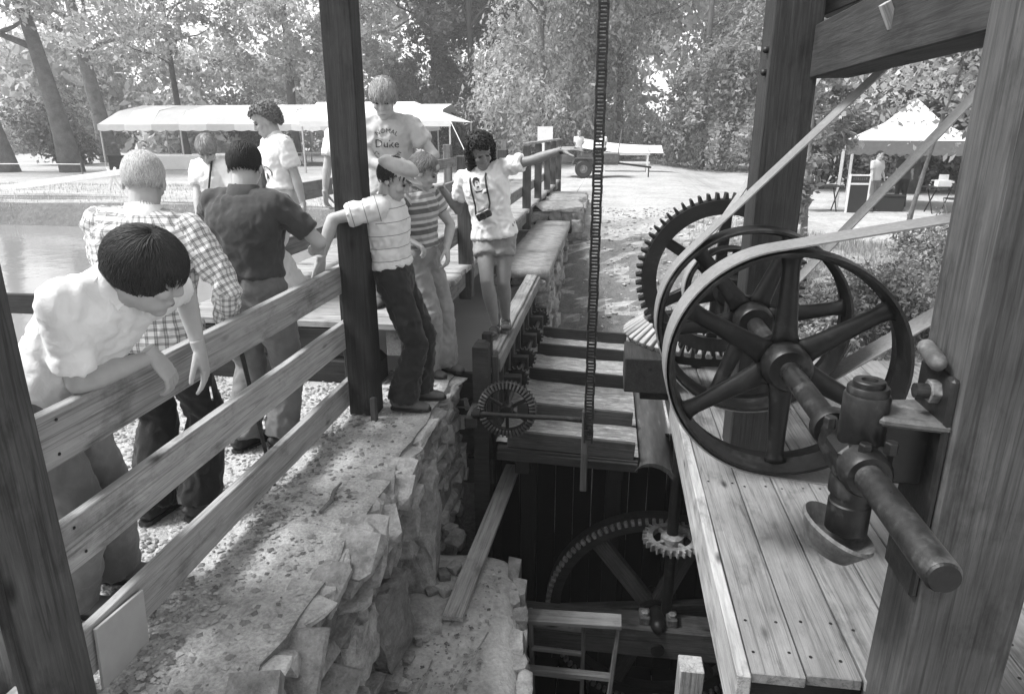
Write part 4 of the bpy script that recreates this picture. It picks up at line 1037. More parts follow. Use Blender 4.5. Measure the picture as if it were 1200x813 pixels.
    def shoes(s, mat, sole=None, name='shoe'):
        k = s.k
        for sd, (hip, kn, an, ft) in s.legs.items():
            d = V((ft.x, ft.y, 0)).normalized(); fl = an.z - .085 * k; b = V((an.x, an.y, fl)); mb = MB()
            pts = [(-.075, .040, .034, .038), (-.055, .052, .040, .052), (0, .055, .040, .055), (.05, .047, .042, .044), (.11, .036, .047, .034), (.16, .030, .046, .029), (.195, .022, .034, .024)]
            mb.tube([b + d * a * k + V((0, 0, z * k)) for a, vz, hw, z in pts], [(vz * k, hw * k) for a, vz, hw, z in pts], 16, up=(0, 0, 1)); mb.capsule(an + V((0, 0, .01)), b + V((0, 0, .05 * k)), .042 * k, .045 * k)
            me = remesh(mb, .009, 3)
            for v in me.vertices: v.co.z = max(v.co.z, fl + .012)
            o = link(name, me, mat, s.root)
            so = MB(); r = Matrix((d, V((0, 0, 1)).cross(d), V((0, 0, 1)))).transposed().to_4x4(); ol = [(-.085, -.02), (-.06, -.036), (0, -.038), (.08, -.046), (.15, -.048), (.195, -.03), (.21, 0), (.195, .03), (.15, .046), (.08, .042), (0, .036), (-.06, .034), (-.085, .02)]
            so.prism([(x * k, y * k) for x, y in ol], .022, Matrix.Translation((b.x, b.y, fl)) @ r); so.build('sole', sole or MT['dark'], o)
    def belt(s, mat, i=3, f=0, grow=.016):
        mb = MB(); p = s.sp[i] * (1 - f) + s.sp[min(i + 1, 9)] * f; t = (s.sp[i + 1] - s.sp[i - 1]).normalized(); fw = s.fwd(i); fw = (fw - t * fw.dot(t)).normalized(); r = fw.cross(t); d, w = s.ring[i]; vs = []; m = 28
        for hz, g in ((-.018, grow), (.018, grow), (.018, grow - .02), (-.018, grow - .02)):
            for q in range(m):
                a = 2 * PI * q / m; ca, sa = math.cos(a), math.sin(a); x = math.copysign(abs(ca) ** .82, ca); y = math.copysign(abs(sa) ** .82, sa); vs.append(p + t * hz * s.k + fw * (d * s.D * s.k + g) * y + r * (w * s.W * s.k + g) * x)
        fs = [(i_ * m + q, i_ * m + (q + 1) % m, ((i_ + 1) % 4) * m + (q + 1) % m, ((i_ + 1) % 4) * m + q) for i_ in range(4) for q in range(m)]
        mb.add(vs, fs); return mb.build('belt', mat, s.root, smooth=True)
    def collar(s, mat, h=.045, open_=.0, r0=.075, r1=.066):
        k = s.k; mb = MB(); a = s.neck - s.Uc * .028 * k; m = 26; vs = []
        for rr_, hh in ((r0 + .006, -.012), (r0, 0), (r1, h), (r1 - .004, h), (r1 - .006, 0)):
            for q in range(m):
                an = 2 * PI * q / m; f = math.cos(an); drop = -.03 * max(0, f) ** 2
                vs.append(a + s.Fc * rr_ * k * f * 1.0 + s.Rc * rr_ * k * math.sin(an) * 1.08 + s.Uc * (hh + drop) * k)
        fs = [(i * m + q, i * m + (q + 1) % m, (i + 1) * m + (q + 1) % m, (i + 1) * m + q) for i in range(4) for q in range(m)]
        mb.add(vs, fs); return mb.build('collar', mat, s.root, smooth=True)
    # ---- hair
    def hair(s, col, th=.10, back=-.62, side=-.12, front=.42, n=420, length=.5, curl=0, part=0, volume=0, width=.009, bald=0, fringe=0, seed=1, fine=1.0, sidey=-.05, liftvar=(.72, 1.16), mane=0):
        M = s.HM; R = random.Random(seed); c0 = V((0, -.014, .03)); rad = V((.0755, .096, .089)); mb = MB()
        def mask(d):
            lim = front if d.y > .35 else (side + (front - side) * min(1, max(0, (d.y - sidey)) / .36) if d.y > sidey else side + (back - side) * min(1, (sidey - d.y) / .45))
            return d.z - lim
        m, nn = 26, 16; vs = []; fs = []
        for i in range(nn + 1):
            a = PI * i / nn
            for q in range(m):
                b_ = 2 * PI * q / m; d = V((math.sin(a) * math.cos(b_), math.sin(a) * math.sin(b_), math.cos(a))); w = min(1, max(0, mask(d) / .16 + .35))
                t = 1 + (th + volume * max(0, d.z + .3) * .5) * (1 + .35 * noise.noise(d * 3 + V((seed, 0, 0))) + (.55 * noise.noise(d * 8 + V((0, seed, 0))) if curl else .1 * noise.noise(d * 7)))
                f = .82 + (t - .82) * w
                if bald and d.z > bald: f = min(f, .97)
                vs.append(M @ (c0 + V((d.x * rad.x * f, d.y * rad.y * f, d.z * rad.z * f))))
        for i in range(nn):
            for q in range(m): fs.append((i * m + q, i * m + (q + 1) % m, (i + 1) * m + (q + 1) % m, (i + 1) * m + q))
        mb.add(vs, fs); k = s.k * 1.1; n = int(n * (1.9 if curl else 4.0) * fine); width *= (.62 if curl else .34) / fine ** .5
        cnt = 0
        while cnt < n:
            d = V((R.gauss(0, 1), R.gauss(0, 1), R.gauss(0, 1))).normalized()
            if mask(d) < R.uniform(0, .14) or (bald and d.z > bald - .05): continue
            cnt += 1; lift = 1 + th * R.uniform(*liftvar) + volume * max(0, d.z + .3) * .5
            if curl:
                p = c0 + V((d.x * rad.x, d.y * rad.y, d.z * rad.z)) * (1 + th * R.uniform(.3, 1.0) + volume * max(0, d.z + .2) * .5); u = d.orthogonal().normalized(); w = d.cross(u); ph = R.uniform(0, 6); cr = curl * R.uniform(.6, 1.3); pts = []
                dn = V((0, 0, -1)) * R.uniform(0, .02)
                for j in range(7):
                    a = ph + j * 1.05; pts.append(M @ (p + (u * math.cos(a) + w * math.sin(a)) * cr + d * (j - 2) * .005 + dn * j * .3))
                mb.tube(pts, [width * .4 * k] + [width * .75 * k] * 5 + [width * .2 * k], 4)
            else:
                flow = V((d.x - part * .3, d.y * 1.0 + fringe * (1 if d.y > 0 else 0), -.35)); flow = (flow - d * flow.dot(d))
                flow = flow.normalized() if flow.length > .05 else V((0, 1, 0)); flow = (flow + V((R.gauss(0, .3), R.gauss(0, .3), R.gauss(0, .12)))).normalized(); pts = []; dd = d.copy()
                L = length * R.uniform(.5, 1.3)
                for j in range(5):
                    e = (d + flow * L * j / 4).normalized()
                    hang = 1.0; pp = c0 + V((e.x * rad.x, e.y * rad.y, e.z * rad.z)) * (lift + .035 * math.sin(j * .8))
                    pts.append(M @ pp)
                mb.tube(pts, [(width * .25 * k, width * .5 * k), (width * .35 * k, width * k), (width * .35 * k, width * k), (width * .3 * k, width * .8 * k), (width * .1 * k, width * .2 * k)], 4, up=(M.to_3x3() @ d))
        for _ in range(mane):
            sx = R.choice((-1, 1)); t_ = R.random(); p = V((sx * (.062 + .045 * R.random()), -.085 + .10 * R.random(), .03 - .17 * t_))
            if R.random() < .3: p = V((R.uniform(-.07, .07), -.10 + .03 * R.random(), .0 - .13 * R.random()))
            ph = R.uniform(0, 6); pts = [M @ (p + V((math.cos(ph + j) * .014, math.sin(ph + j) * .014, -.006 * j))) for j in range(7)]
            mb.tube(pts, [width * .3 * k] + [width * .8 * k] * 5 + [width * .2 * k], 4)
        me = mb.mesh('hair', True, fix=False); return link('hair', me, HM[col], s.root)

def flat_shape(fig, polys, origin_uv, scale, name, mat, lift=.004, mirror=1, parent=None):
    """print flat 2-D polygons (list of lists of x,y, z up) on the front of a shirt by projecting them along the chest's forward axis"""
    so = fig.shirt_obj; me = so.data; bvh = BVHTree.FromPolygons([v.co for v in me.vertices], [p.vertices for p in me.polygons])
    O = fig.sp[6]; vs = []; fs = []
    for poly in polys:
        pl2 = poly if isinstance(poly, tuple) else None
        P2, F2 = pl2 if pl2 else (poly, [tuple(range(len(poly)))])
        base = len(vs)
        for x, y in P2:
            q = O - fig.Rc * (x * scale + origin_uv[0]) * mirror + fig.Uc * (y * scale + origin_uv[1])
            hit = bvh.ray_cast(q + fig.Fc * .6, -fig.Fc)
            vs.append((hit[0] if hit[0] is not None else q) + fig.Fc * lift)
        fs += [tuple(base + i for i in f) for f in F2]
    b = MB(); b.add(vs, fs); return b.build(name, mat, parent or fig.shirt_obj)
def text2d(txt, arc=None, size=1.0):
    cu = bpy.data.curves.new('t', 'FONT'); cu.body = txt; cu.align_x = 'CENTER'; cu.resolution_u = 2; o = bpy.data.objects.new('t', cu); COL.objects.link(o)
    dg = bpy.context.evaluated_depsgraph_get(); me = bpy.data.meshes.new_from_object(o.evaluated_get(dg)); bpy.data.objects.remove(o)
    P = []
    for v in me.vertices:
        x, y = v.co.x * size, v.co.y * size
        if arc: r = arc + (y if arc > 0 else y); a = x / arc; P.append(((arc + y) * math.sin(a), (arc + y) * math.cos(a) - arc))
        else: P.append((x, y))
    return (P, [tuple(p.vertices) for p in me.polygons])

# --- fabrics
def sep(t, uv):
    s_ = t.nodes.new('ShaderNodeSeparateXYZ'); t.links.new(uv, s_.inputs[0]); return s_.outputs
def mth(t, op, a, b=None):
    n_ = N(t, 'ShaderNodeMath', operation=op)
    for i, v in enumerate((a, b)):
        if v is None: continue
        if isinstance(v, (int, float)): n_.inputs[i].default_value = v
        else: t.links.new(v, n_.inputs[i])
    return n_.outputs[0]
def band(t, coord, period, stops, ph=0): return ramp(t, mth(t, 'FRACT', mth(t, 'ADD', mth(t, 'DIVIDE', coord, period), ph)), stops)
def chk(t, uv):
    x, y, _ = sep(t, uv); st = [(0, 1), (.55, 1), (.60, .5), (.70, .40), (.76, .9), (.82, .40), (.92, .5), (.97, 1)]
    return mixc(t, 1.0, mixc(t, 1.0, G(.66), band(t, x, .034, st), 'MULTIPLY'), band(t, y, .034, st), 'MULTIPLY')
def thinstripe(t, uv): x, y, _ = sep(t, uv); return mixc(t, 1.0, G(.66), band(t, y, .085, [(0, .32), (.05, .32), (.07, 1), (1, 1)]), 'MULTIPLY')
def widestripe(t, uv):
    x, y, _ = sep(t, uv); return band(t, y, .16, [(0, .12), (.22, .10), (.26, .42), (.34, .42), (.38, .14), (.52, .14), (.56, .5), (.66, .5), (.70, .22), (.82, .22), (.86, .42), (.95, .42)])
FB = {'white': fabric('white cotton', .72), 'grey': fabric('grey t-shirt cotton', .42), 'polo': fabric('dark knit', .045, .15), 'check': fabric('checked cotton', .6, .08, chk), 'thin': fabric('thin striped knit', .6, .08, thinstripe), 'wide': fabric('banded knit', .3, .08, widestripe),
      'black': fabric('black trouser cloth', .012, .15), 'jeans': fabric('dark denim', .022, .3), 'lightjeans': fabric('faded denim', .24, .2), 'khaki': fabric('mid grey trouser cloth', .17, .18), 'dkhaki': fabric('grey trouser cloth', .13, .12), 'cream': fabric('pale trousers', .5, .1), 'shorts': fabric('faded cut-off denim', .26, .25), 'tweed': fabric('pale tweed', .40, .18), 'ink': plain('shirt print', .05, .8)}
MT['leather'] = plain('dark leather', .03, .4, .4); MT['suede'] = plain('worn boot leather', .14, .7, .2); MT['tan'] = plain('tan leather', .10, .5, .3)
# 1 man leaning over the fence
f = Fig('dark-haired man in a white short-sleeved shirt leaning his elbows on the top rail', 1.86, (-1.99, 2.06, .95), (.45, -.0, .88), (1, .1, 0), chest_up=(.66, .06, .74), chest_face=(.7, -.30, -.6), width=.86, depth=.90)
f.browmat = HM['dark']
f.arm('R', (-1.655, 2.22, 1.105), (-.30, -.35, -.8), (.34, .30, -.85), (-.9, -.1, -.3), curl=.45, thumb=.3, shrug=-.02)
f.arm('L', (-1.625, 2.46, 1.06), (-.2, .9, .1), (.16, .02, -1), (-.9, -.3, 0), curl=.28, thumb=.2)
f.leg('R', (-2.12, 2.10, .09), (1, .2, .1), (1, .2, 0)); f.leg('L', (-2.10, 2.33, .09), (1, .2, .1), (1, .25, 0))
f.head((.80, .36, -.42), (.42, .05, .9), (-1.525, 2.08, 1.445), ears=False); f.hair('dark', .15, -.72, -.62, .44, 900, .95, part=1.3, volume=.14, width=.009, fringe=.2, seed=3, fine=2.6, sidey=.16, liftvar=(.93, 1.06))
f.finish_body(); f.shirt(FB['white'], 2, .80, .012, .013, .007, cuff=.008); f.collar(FB['white'], .05, r0=.096, r1=.084)
for sx in (-1, 1):
    n0 = f.neck - f.Uc * .005; q_ = [n0 + f.Rc * sx * .088 - f.Fc * .01 + f.Uc * .028, n0 + f.Rc * sx * .030 + f.Fc * .088 - f.Uc * .012, n0 + f.Rc * sx * .075 + f.Fc * .105 - f.Uc * .085, n0 + f.Rc * sx * .135 + f.Fc * .03 - f.Uc * .035]
    no_ = (q_[1] - q_[0]).cross(q_[3] - q_[0]).normalized() * .004; MB().add(q_ + [p_ + no_ for p_ in q_], [(0, 1, 2, 3), (7, 6, 5, 4), (0, 1, 5, 4), (1, 2, 6, 5), (2, 3, 7, 6), (3, 0, 4, 7)]).build('collar_point', FB['white'], f.root)
sp_ = f.sp; f.trousers(FB['khaki'], 3, .10, knee=.078); f.shoes(MT['suede'])
sh_, el_, wr_ = f.arms['L']
cg = empty('cigarette', wr_ + V((.03, -.02, -.17)), 'lit white cigarette in the fingers of the man leaning on the fence', 'cigarette')
c0_ = wr_ + V((.028, -.005, -.165)); MB().tube([c0_, c0_ + V((.035, -.05, -.03))], [.004, .004], 8).build('paper', FB['white'], cg)
MB().tube([c0_ + V((.035, -.05, -.03)), c0_ + V((.039, -.056, -.0335))], [.004, .0035], 8).build('ash_tip', MT['rustmid'], cg)
# 2 man in checked shirt
f = Fig('white-haired man in a checked shirt and black trousers seen from behind', 1.87, (-2.16, 2.93, .965), (.02, -.02, 1), (-.15, 1, 0), chest_up=(.05, .09, 1), width=1.12, depth=1.12)
f.browmat = HM['grey']
f.arm('R', (-1.87, 3.09, .96), (.9, -.5, 0), (.1, .4, -.8), (-1, 0, .0), curl=1.1, thumb=.2, shrug=-.01); f.arm('L', (-2.48, 3.15, .95), (-.8, -.6, 0), (.2, .7, -.3), (1, 0, 0), curl=.6)
f.leg('R', (-2.03, 2.89, .09), (.2, 1, 0), (.35, 1, 0)); f.leg('L', (-2.25, 2.83, .09), (.1, 1, 0), (.1, 1, 0))
f.head((-.42, .9, -.30), (-.02, .16, 1)); f.hair('grey', .028, -.50, -.05, .58, 700, .5, width=.006, seed=8, fine=1.6)
f.finish_body(); f.shirt(FB['check'], 1, long=True, flare=.02, grow=.022, wr=.010, loose=.02); f.collar(FB['check'], .05, r0=.085, r1=.07); f.trousers(FB['black'], 3, .10, knee=.085); f.shoes(MT['leather'])
w2 = f.arms['R'][2]
ca = empty('walking_stick', (-1.79, 3.24, 0), 'thin dark walking stick held by the man in the checked shirt', 'walking stick')
MB().tube([w2 + V((.015, .045, .0)), (-1.80, 3.23, .02)], [.013, .009], 10).build('stick_shaft', MT['old'], ca, smooth=True)
MB().tube([w2 + V((-.02, -.03, .005)), w2 + V((-.01, .0, .03)), w2 + V((.005, .035, .02)), w2 + V((.016, .05, -.01))], .012, 10).build('stick_handle', MT['old'], ca, smooth=True)
MB().tube([(-1.801, 3.228, .03), (-1.799, 3.232, .0)], .013, 10).build('rubber_tip', MT['dark'], ca)
# 3 man in dark polo
f = Fig('heavy man in a dark polo shirt and grey trousers seen from behind', 1.90, (-2.08, 3.74, .985), (0, -.02, 1), (.10, 1, 0), chest_up=(.02, .08, 1), width=1.10, depth=1.12)
f.browmat = HM['black']
f.arm('R', (-1.80, 4.05, 1.20), (.9, -.5, -.3), (.2, 1, .1), (-1, 0, -.2), curl=.9); f.arm('L', (-2.25, 4.15, 1.25), (-.9, -.2, -.3), (.5, .8, 0), (1, 0, -.4), curl=.8)
f.leg('R', (-1.98, 3.72, .09), (.3, 1, 0), (.5, 1, 0)); f.leg('L', (-2.2, 3.66, .09), (.2, 1, 0), (.3, 1, 0))
f.head((-.30, .95, -.32), (-.02, .16, 1)); f.hair('black', .055, -.62, -.12, .62, 600, .5, width=.007, bald=.93, seed=9)
f.finish_body(); f.shirt(FB['polo'], 3, .72, .006, .020, .007, belly=.03, cuff=.006); f.collar(FB['polo'], .05, r0=.09, r1=.074); f.trousers(FB['dkhaki'], 3, .095, thigh=.105, knee=.085); f.belt(MT['leather'], 3, .0, .016); f.shoes(MT['leather'])
# 4 child on the bridge
f = Fig('child with long straight fair hair in a white top looking down on the bridge', 1.44, (-3.10, 5.22, 1.24), (0, 0, 1), (-.2, -.9, 0), chest_up=(.0, -.12, 1))
f.browmat = HM['brown']
f.arm('R', (-3.15, 5.0, 1.25), (-.8, .4, -.3), (.2, -.6, -.4), (0, 0, -1)); f.arm('L', (-2.88, 5.0, 1.25), (.8, .4, -.3), (-.2, -.6, -.4), (0, 0, -1))
f.leg('R', (-3.1, 5.25, .59), (0, -1, 0), (0, -1, 0)); f.leg('L', (-2.95, 5.25, .59), (0, -1, 0), (0, -1, 0))
f.head((.30, -.72, -.55), (.1, -.35, .9)); f.hair('fair', .13, -.98, -.80, .50, 620, 1.3, width=.008, part=.3, seed=5)
f.finish_body(); f.shirt(FB['white'], 1, .7); f.trousers(FB['cream']); f.shoes(MT['tan'])
MB().tube([f.neck + V((.05, -.04, .03)), f.neck + V((.06, -.12, -.10)), f.neck + V((.03, -.15, -.3))], .008, 8).build('neck_strap', MT['dark'], f.root, smooth=True)
# 5 curly-haired youth
f = Fig('curly-haired youth in a printed white t-shirt with one arm hanging, on the bridge', 1.66, (-2.73, 5.62, 1.355), (.02, 0, 1), (-.85, -.5, 0), chest_up=(-.06, -.04, 1), chest_face=(-.7, -.72, 0))
f.browmat = HM['dark']
f.arm('L', (-2.50, 5.50, 1.28), (.9, .3, 0), (.1, -.15, -1), (-1, -.2, 0), curl=.5); f.arm('R', (-3.0, 5.42, 1.32), (-.5, .8, 0), (-.6, -.5, -.3), (.3, 0, -1))
f.leg('L', (-2.66, 5.58, .59), (-1, -.6, 0), (-.85, -.5, 0)); f.leg('R', (-2.80, 5.70, .59), (-1, -.6, 0), (-.85, -.5, 0))
f.head((-.82, -.42, -.40), (-.2, -.1, .97)); f.hair('brown', .20, -.62, -.15, .50, 620, curl=.012, volume=.22, width=.010, seed=6)
f.finish_body(); f.shirt(FB['white'], 3, .72, .016, .016, .008); f.trousers(FB['cream'], 3, .10); f.belt(MT['tan'], 3); f.shoes(MT['tan'])
flat_shape(f, [[(math.cos(a) * r, math.sin(a) * r) for a, r in [(t_, 1) for t_ in np.linspace(0.1, 2.6, 14)] + [(t_, .9) for t_ in np.linspace(2.6, .1, 14)]],
               [(-.3, .2), (-.1, .35), (.2, .3), (.35, .05), (.3, -.25), (.15, -.1), (.05, -.3), (-.1, -.75), (-.25, -.8), (-.12, -.35), (-.2, -.05)]], (.02, -.17), .085, 'shirt_print', FB['ink'])
# 10 figure mostly hidden by the post
f = Fig('person in white clothes mostly hidden behind the timber post', 1.72, (-2.36, 6.25, 1.40), (0, 0, 1), (.2, 1, 0), vox=.016)
f.browmat = HM['brown']
f.arm('L', (-2.60, 6.15, 1.30), (-.9, -.3, 0), (0, .1, -1), (1, 0, 0)); f.arm('R', (-2.12, 6.2, 1.3), (.9, -.3, 0), (0, .1, -1), (-1, 0, 0))
f.leg('L', (-2.44, 6.25, .59), (0, 1, 0), (0, 1, 0)); f.leg('R', (-2.26, 6.25, .59), (0, 1, 0), (0, 1, 0))
f.head((.2, 1, 0)); f.hair('blond', .09, -.7, -.2, .5, 300, .6, seed=12); f.finish_body(); f.shirt(FB['white'], 1, .7); f.trousers(FB['white'], 3, .11); f.shoes(MT['tan'])
# 6 youth in the grey t-shirt
f = Fig('tall fair-haired youth in a grey lettered t-shirt looking down at his hands', 1.86, (-1.76, 5.50, 1.44), (-.02, .04, 1), (.16, -1, 0), chest_up=(.04, -.10, 1), chest_face=(.22, -1, 0))
f.browmat = HM['brown']
f.arm('R', (-1.60, 5.24, 1.58), (-.6, .0, -.9), (.8, -.5, -.15), (0, 0, -1), curl=.6); f.arm('L', (-1.50, 5.27, 1.60), (.9, .2, -.6), (-.3, -.8, -.2), (0, 0, -1), curl=.6)
f.leg('R', (-1.86, 5.5, .59), (0, -1, 0), (-.1, -1, 0)); f.leg('L', (-1.68, 5.5, .59), (0, -1, 0), (.2, -1, 0))
f.head((.10, -.86, -.42), (.03, -.2, .97)); f.hair('blond', .17, -.80, -.35, .40, 700, .75, width=.008, volume=.14, fringe=.8, seed=14)
f.finish_body(); f.shirt(FB['grey'], 1, .60, .010, .012, .010, cuff=.004); f.trousers(FB['lightjeans'], 3, .10); f.shoes(MT['tan'])
flat_shape(f, [text2d('NOMAL', .13, .046)], (.01, .055), 1, 'shirt_lettering', FB['ink']); flat_shape(f, [text2d('Duke', None, .085)], (.01, -.055), 1, 'shirt_lettering', FB['ink']); flat_shape(f, [text2d('ST. CAMERON', -.12, .042)], (.01, -.16), 1, 'shirt_lettering', FB['ink'])
# 7 man in the flat cap
f = Fig('man in a pale flat cap and thin-striped shirt leaning back against the timber post', 1.80, (-1.435, 4.50, .925), (-.16, -.02, .98), (1, .12, 0), chest_up=(-.02, -.02, 1), chest_face=(1, .0, 0))
f.browmat = HM['dark']
f.arm('R', (-1.80, 4.13, 1.125), (-.7, -.2, .25), (-.25, .25, -.75), (-.1, .2, -1), curl=.35, spread=.16, shrug=.02); f.arm('L', (-1.56, 4.72, 1.02), (-.5, .9, .1), (.3, -.1, -.9), (0, -1, 0), curl=.6)
f.leg('R', (-1.395, 4.40, .09), (1, 0, 0), (1, .0, 0)); f.leg('L', (-1.34, 4.62, .09), (1, .1, 0), (1, .1, 0))
f.head((.86, -.12, -.46), (.45, -.03, .88)); f.hair('dark', .12, -.66, -.32, .40, 420, .6, width=.008, seed=15)
f.finish_body(); f.shirt(FB['thin'], 3, .66, .008, .014, .008); f.collar(FB['thin'], .04); f.trousers(FB['jeans'], 3, .105, knee=.080); f.belt(MT['leather'], 3, 0, .014); f.shoes(MT['tan'])
cap = MB(); M = f.HM; k_ = f.k
R3 = f.lookR3 @ Matrix.Rotation(RAD(9), 3, 'X')
kc = k_ * 1.12
cap.ell(M @ V((0, -.012, .080)), (.100 * kc, .128 * kc, .050 * kc), R3, 28, 14); cap.ell(M @ V((0, -.012, .058)), (.086 * kc, .108 * kc, .062 * kc), f.lookR3, 24, 14); cap.ell(M @ V((0, .118, .052)), (.064 * kc, .046 * kc, .008 * kc), f.lookR3, 20, 8)
for q_ in range(8):
    a_ = q_ * PI / 4 + .2; cap.ell(M @ (V((0, -.012, .078)) + (f.lookR3.inverted() @ R3) @ V((math.cos(a_) * .058, math.sin(a_) * .068, .006))), (.046 * kc, .05 * kc, .043 * kc), R3, 14, 10)
me = remesh(cap, .006, 2); co_ = link('flat_cap', me, FB['tweed'], f.root)
MB().ell(M @ V((0, 0.0, .130)), (.011 * k_, .011 * k_, .006 * k_), R3).build('button', FB['tweed'], co_, smooth=True)
# 8 man in the banded t-shirt
f = Fig('man in a horizontally banded t-shirt and faded flared jeans on the wall corner', 1.80, (-1.46, 5.26, .93), (-.03, -.05, 1), (.9, -.35, 0), chest_up=(-.02, -.03, 1))
f.browmat = HM['brown']
f.arm('R', (-1.46, 5.00, 1.12), (-.8, -.5, 0), (.7, .1, -.4), (0, 0, -1), curl=.6); f.arm('L', (-1.24, 5.25, 1.03), (.3, .9, 0), (.15, -.3, -.9), (-1, 0, 0), curl=.5)
f.leg('R', (-1.42, 5.13, .09), (1, -.4, 0), (.9, -.35, 0)); f.leg('L', (-1.31, 5.27, .09), (1, -.3, 0), (.95, -.3, 0))
f.head((.86, .15, -.42), (.35, 0, .93)); f.hair('brown', .10, -.62, -.15, .50, 560, .6, width=.008, seed=16)
f.finish_body(); f.shirt(FB['wide'], 3, .55, .006, .012, .007); f.trousers(FB['lightjeans'], 3, .125, knee=.075, hem=1.02); f.shoes(MT['tan'])
# 9 man pointing
f = Fig('long-haired man in white t-shirt and cut-off shorts pointing with his arm stretched out', 1.86, (-1.02, 6.20, 1.03), (-.12, .0, 1), (-.05, -1, 0), chest_up=(-.20, -.03, 1), chest_face=(-.02, -1, 0), skin='skin2')
f.browmat = HM['black']
f.arm('L', (-.25, 5.98, 1.80), (.2, .1, -1), (1, -.15, .10), (0, .25, -1), curl=.4, point=True, shrug=.03); f.arm('R', (-1.50, 6.18, 1.435), (-.2, .2, -1), (-.95, .05, -.10), (0, 0, -1), curl=.5)
f.leg('R', (-.985, 6.04, .19), (0, -1, 0), (-.1, -1, 0)); f.leg('L', (-.925, 6.27, .19), (.05, -1, 0), (.15, -1, 0))
f.head((.42, -.80, -.36), (-.14, -.15, 1)); f.hair('black', .36, -.98, -.92, .50, 900, curl=.017, volume=.22, width=.012, seed=17, mane=700)
f.finish_body(); f.shirt(FB['white'], 1, .62, .028, .018, .011, cuff=.014); f.trousers(FB['shorts'], 3, shorts=.46, name='shorts')
flat_shape(f, [[(-.25, .75), (-.1, .98), (.15, 1.0), (.3, .8), (.26, .55), (.16, .74), (-.02, .78), (-.1, .6), (-.08, .3), (-.2, .45)], [(.02, .62), (.12, .62), (.12, .55), (.02, .55)], [(.0, .3), (.14, .36), (.22, .28), (.1, .2)], [(-.2, .1), (.0, -.02), (.3, .0), (.5, .1), (.3, -.12), (-.1, -.12)], [(.45, -.2), (.75, -.18), (.75, -.25), (.45, -.27)]], (-.055, -.02), .12, 'shirt_print', FB['ink'])
MB().lathe([(.033, -.012), (.039, -.012), (.039, .012), (.033, .012)], (0, 0, 0), 'X', 18, closed=True)
a_ = f.arms['L']; w_ = lerp(a_[1], a_[2], .96); d_ = (a_[2] - a_[1]).normalized()
MB().tube([w_ - d_ * .014, w_ + d_ * .014], .034, 16).build('wristwatch', MT['dark'], f.root)
for sd, (hip, kn, an, ft) in f.legs.items():
    fl = an.z - .085 * f.k; d = V((ft.x, ft.y, 0)).normalized(); b0 = V((an.x, an.y, fl)); rM = Matrix((d, V((0, 0, 1)).cross(d), V((0, 0, 1)))).transposed()
    mb = MB(); mb.tube([b0 + d * a * f.k + V((0, 0, z * f.k)) for a, v_, h_, z in ((-.06, .03, .028, .05), (0, .04, .034, .058), (.06, .034, .036, .05), (.12, .022, .042, .04), (.185, .014, .036, .036))], [(v_ * f.k, h_ * f.k) for a, v_, h_, z in ((-.06, .03, .028, .05), (0, .04, .034, .058), (.06, .034, .036, .05), (.12, .022, .042, .04), (.185, .014, .036, .036))], 14, up=(0, 0, 1)); mb.capsule(an + V((0, 0, .10)), an - V((0, 0, .02)), .042, .042)
    so_ = link('sock', remesh(mb, .009, 2), FB['polo'], f.root)
    sd_ = MB(); ol = [(-.085, -.02), (-.06, -.036), (0, -.038), (.08, -.046), (.15, -.048), (.2, -.03), (.215, 0), (.2, .03), (.15, .046), (.08, .042), (0, .036), (-.06, .034), (-.085, .02)]
    sd_.prism([(x * f.k, y * f.k) for x, y in ol], .026, Matrix.Translation((b0.x, b0.y, fl)) @ rM.to_4x4()); so2 = sd_.build('sandal', MT['tan'], f.root)
    for x, hh in ((.125, .062), (.04, .095), (-.045, .085)):
        q = [b0 + rM @ V((x, sy * wy, z)) for sy, wy, z in ((-1, .045, .02), (-1, .044, hh * .75), (-.4, .04, hh), (.4, .04, hh), (1, .044, hh * .75), (1, .045, .02))]
        MB().tube(q, [(.004, .016)] * 6, 8, up=rM @ V((0, -1, 0))).build('strap', MT['tan'], so2, smooth=True)
cm = empty('photo_camera', f.sp[4] + f.Fc * .17, 'small film camera hanging from a neck strap on the pointing man', 'camera')
so = f.shirt_obj; bvh = BVHTree.FromPolygons([v.co for v in so.data.vertices], [p.vertices for p in so.data.polygons])
def on_shirt(side, h, lift=.012):
    q = f.sp[4] + f.Rc * side + f.Uc * h; r_ = bvh.ray_cast(q + f.Fc * .6, -f.Fc); return (r_[0] if r_[0] is not None else q + f.Fc * .12) + f.Fc * lift
C = on_shirt(.03, .02, .045); Mc = Matrix.Translation(C) @ Matrix((f.Rc, f.Fc, f.Uc)).transposed().to_4x4() @ Matrix.Rotation(.25, 4, 'Y')
def loc(mb): mb.v = [tuple(Mc @ V(v)) for v in mb.v]; return mb
loc(MB().box((0, 0, 0), (.135, .05, .07))).build('camera_body', MT['dark'], cm, bevel=.008); loc(MB().box((0, 0, .042), (.06, .04, .03))).build('finder_hump', MT['rustlight'], cm, bevel=.006)
loc(MB().lathe([(.02, .02), (.034, .022), (.034, .055), (.028, .072), (.024, .072), (.02, .06)], (0, 0, -.003), 'Y', 24)).build('lens', MT['dark'], cm, auto=.6)
loc(MB().box((0, .001, .022), (.137, .046, .018))).build('top_plate', MT['rustlight'], cm, bevel=.004)
for sx in (-1, 1):
    pts = [Mc @ V((sx * .066, 0, .03))] + [on_shirt(.03 + sx * (.066 + (.072 - .066) * h), .06 + .30 * h, .014) for h in np.linspace(.15, .92, 8)] + [f.neck + f.Rc * sx * .066 - f.Uc * .0 + f.Fc * .02, f.neck + f.Rc * sx * .04 - f.Fc * .07 + f.Uc * .02]
    MB().tube(pts, [(.004, .009)] * len(pts), 6, up=f.Fc).build('neck_strap', MT['dark'], cm, smooth=True)

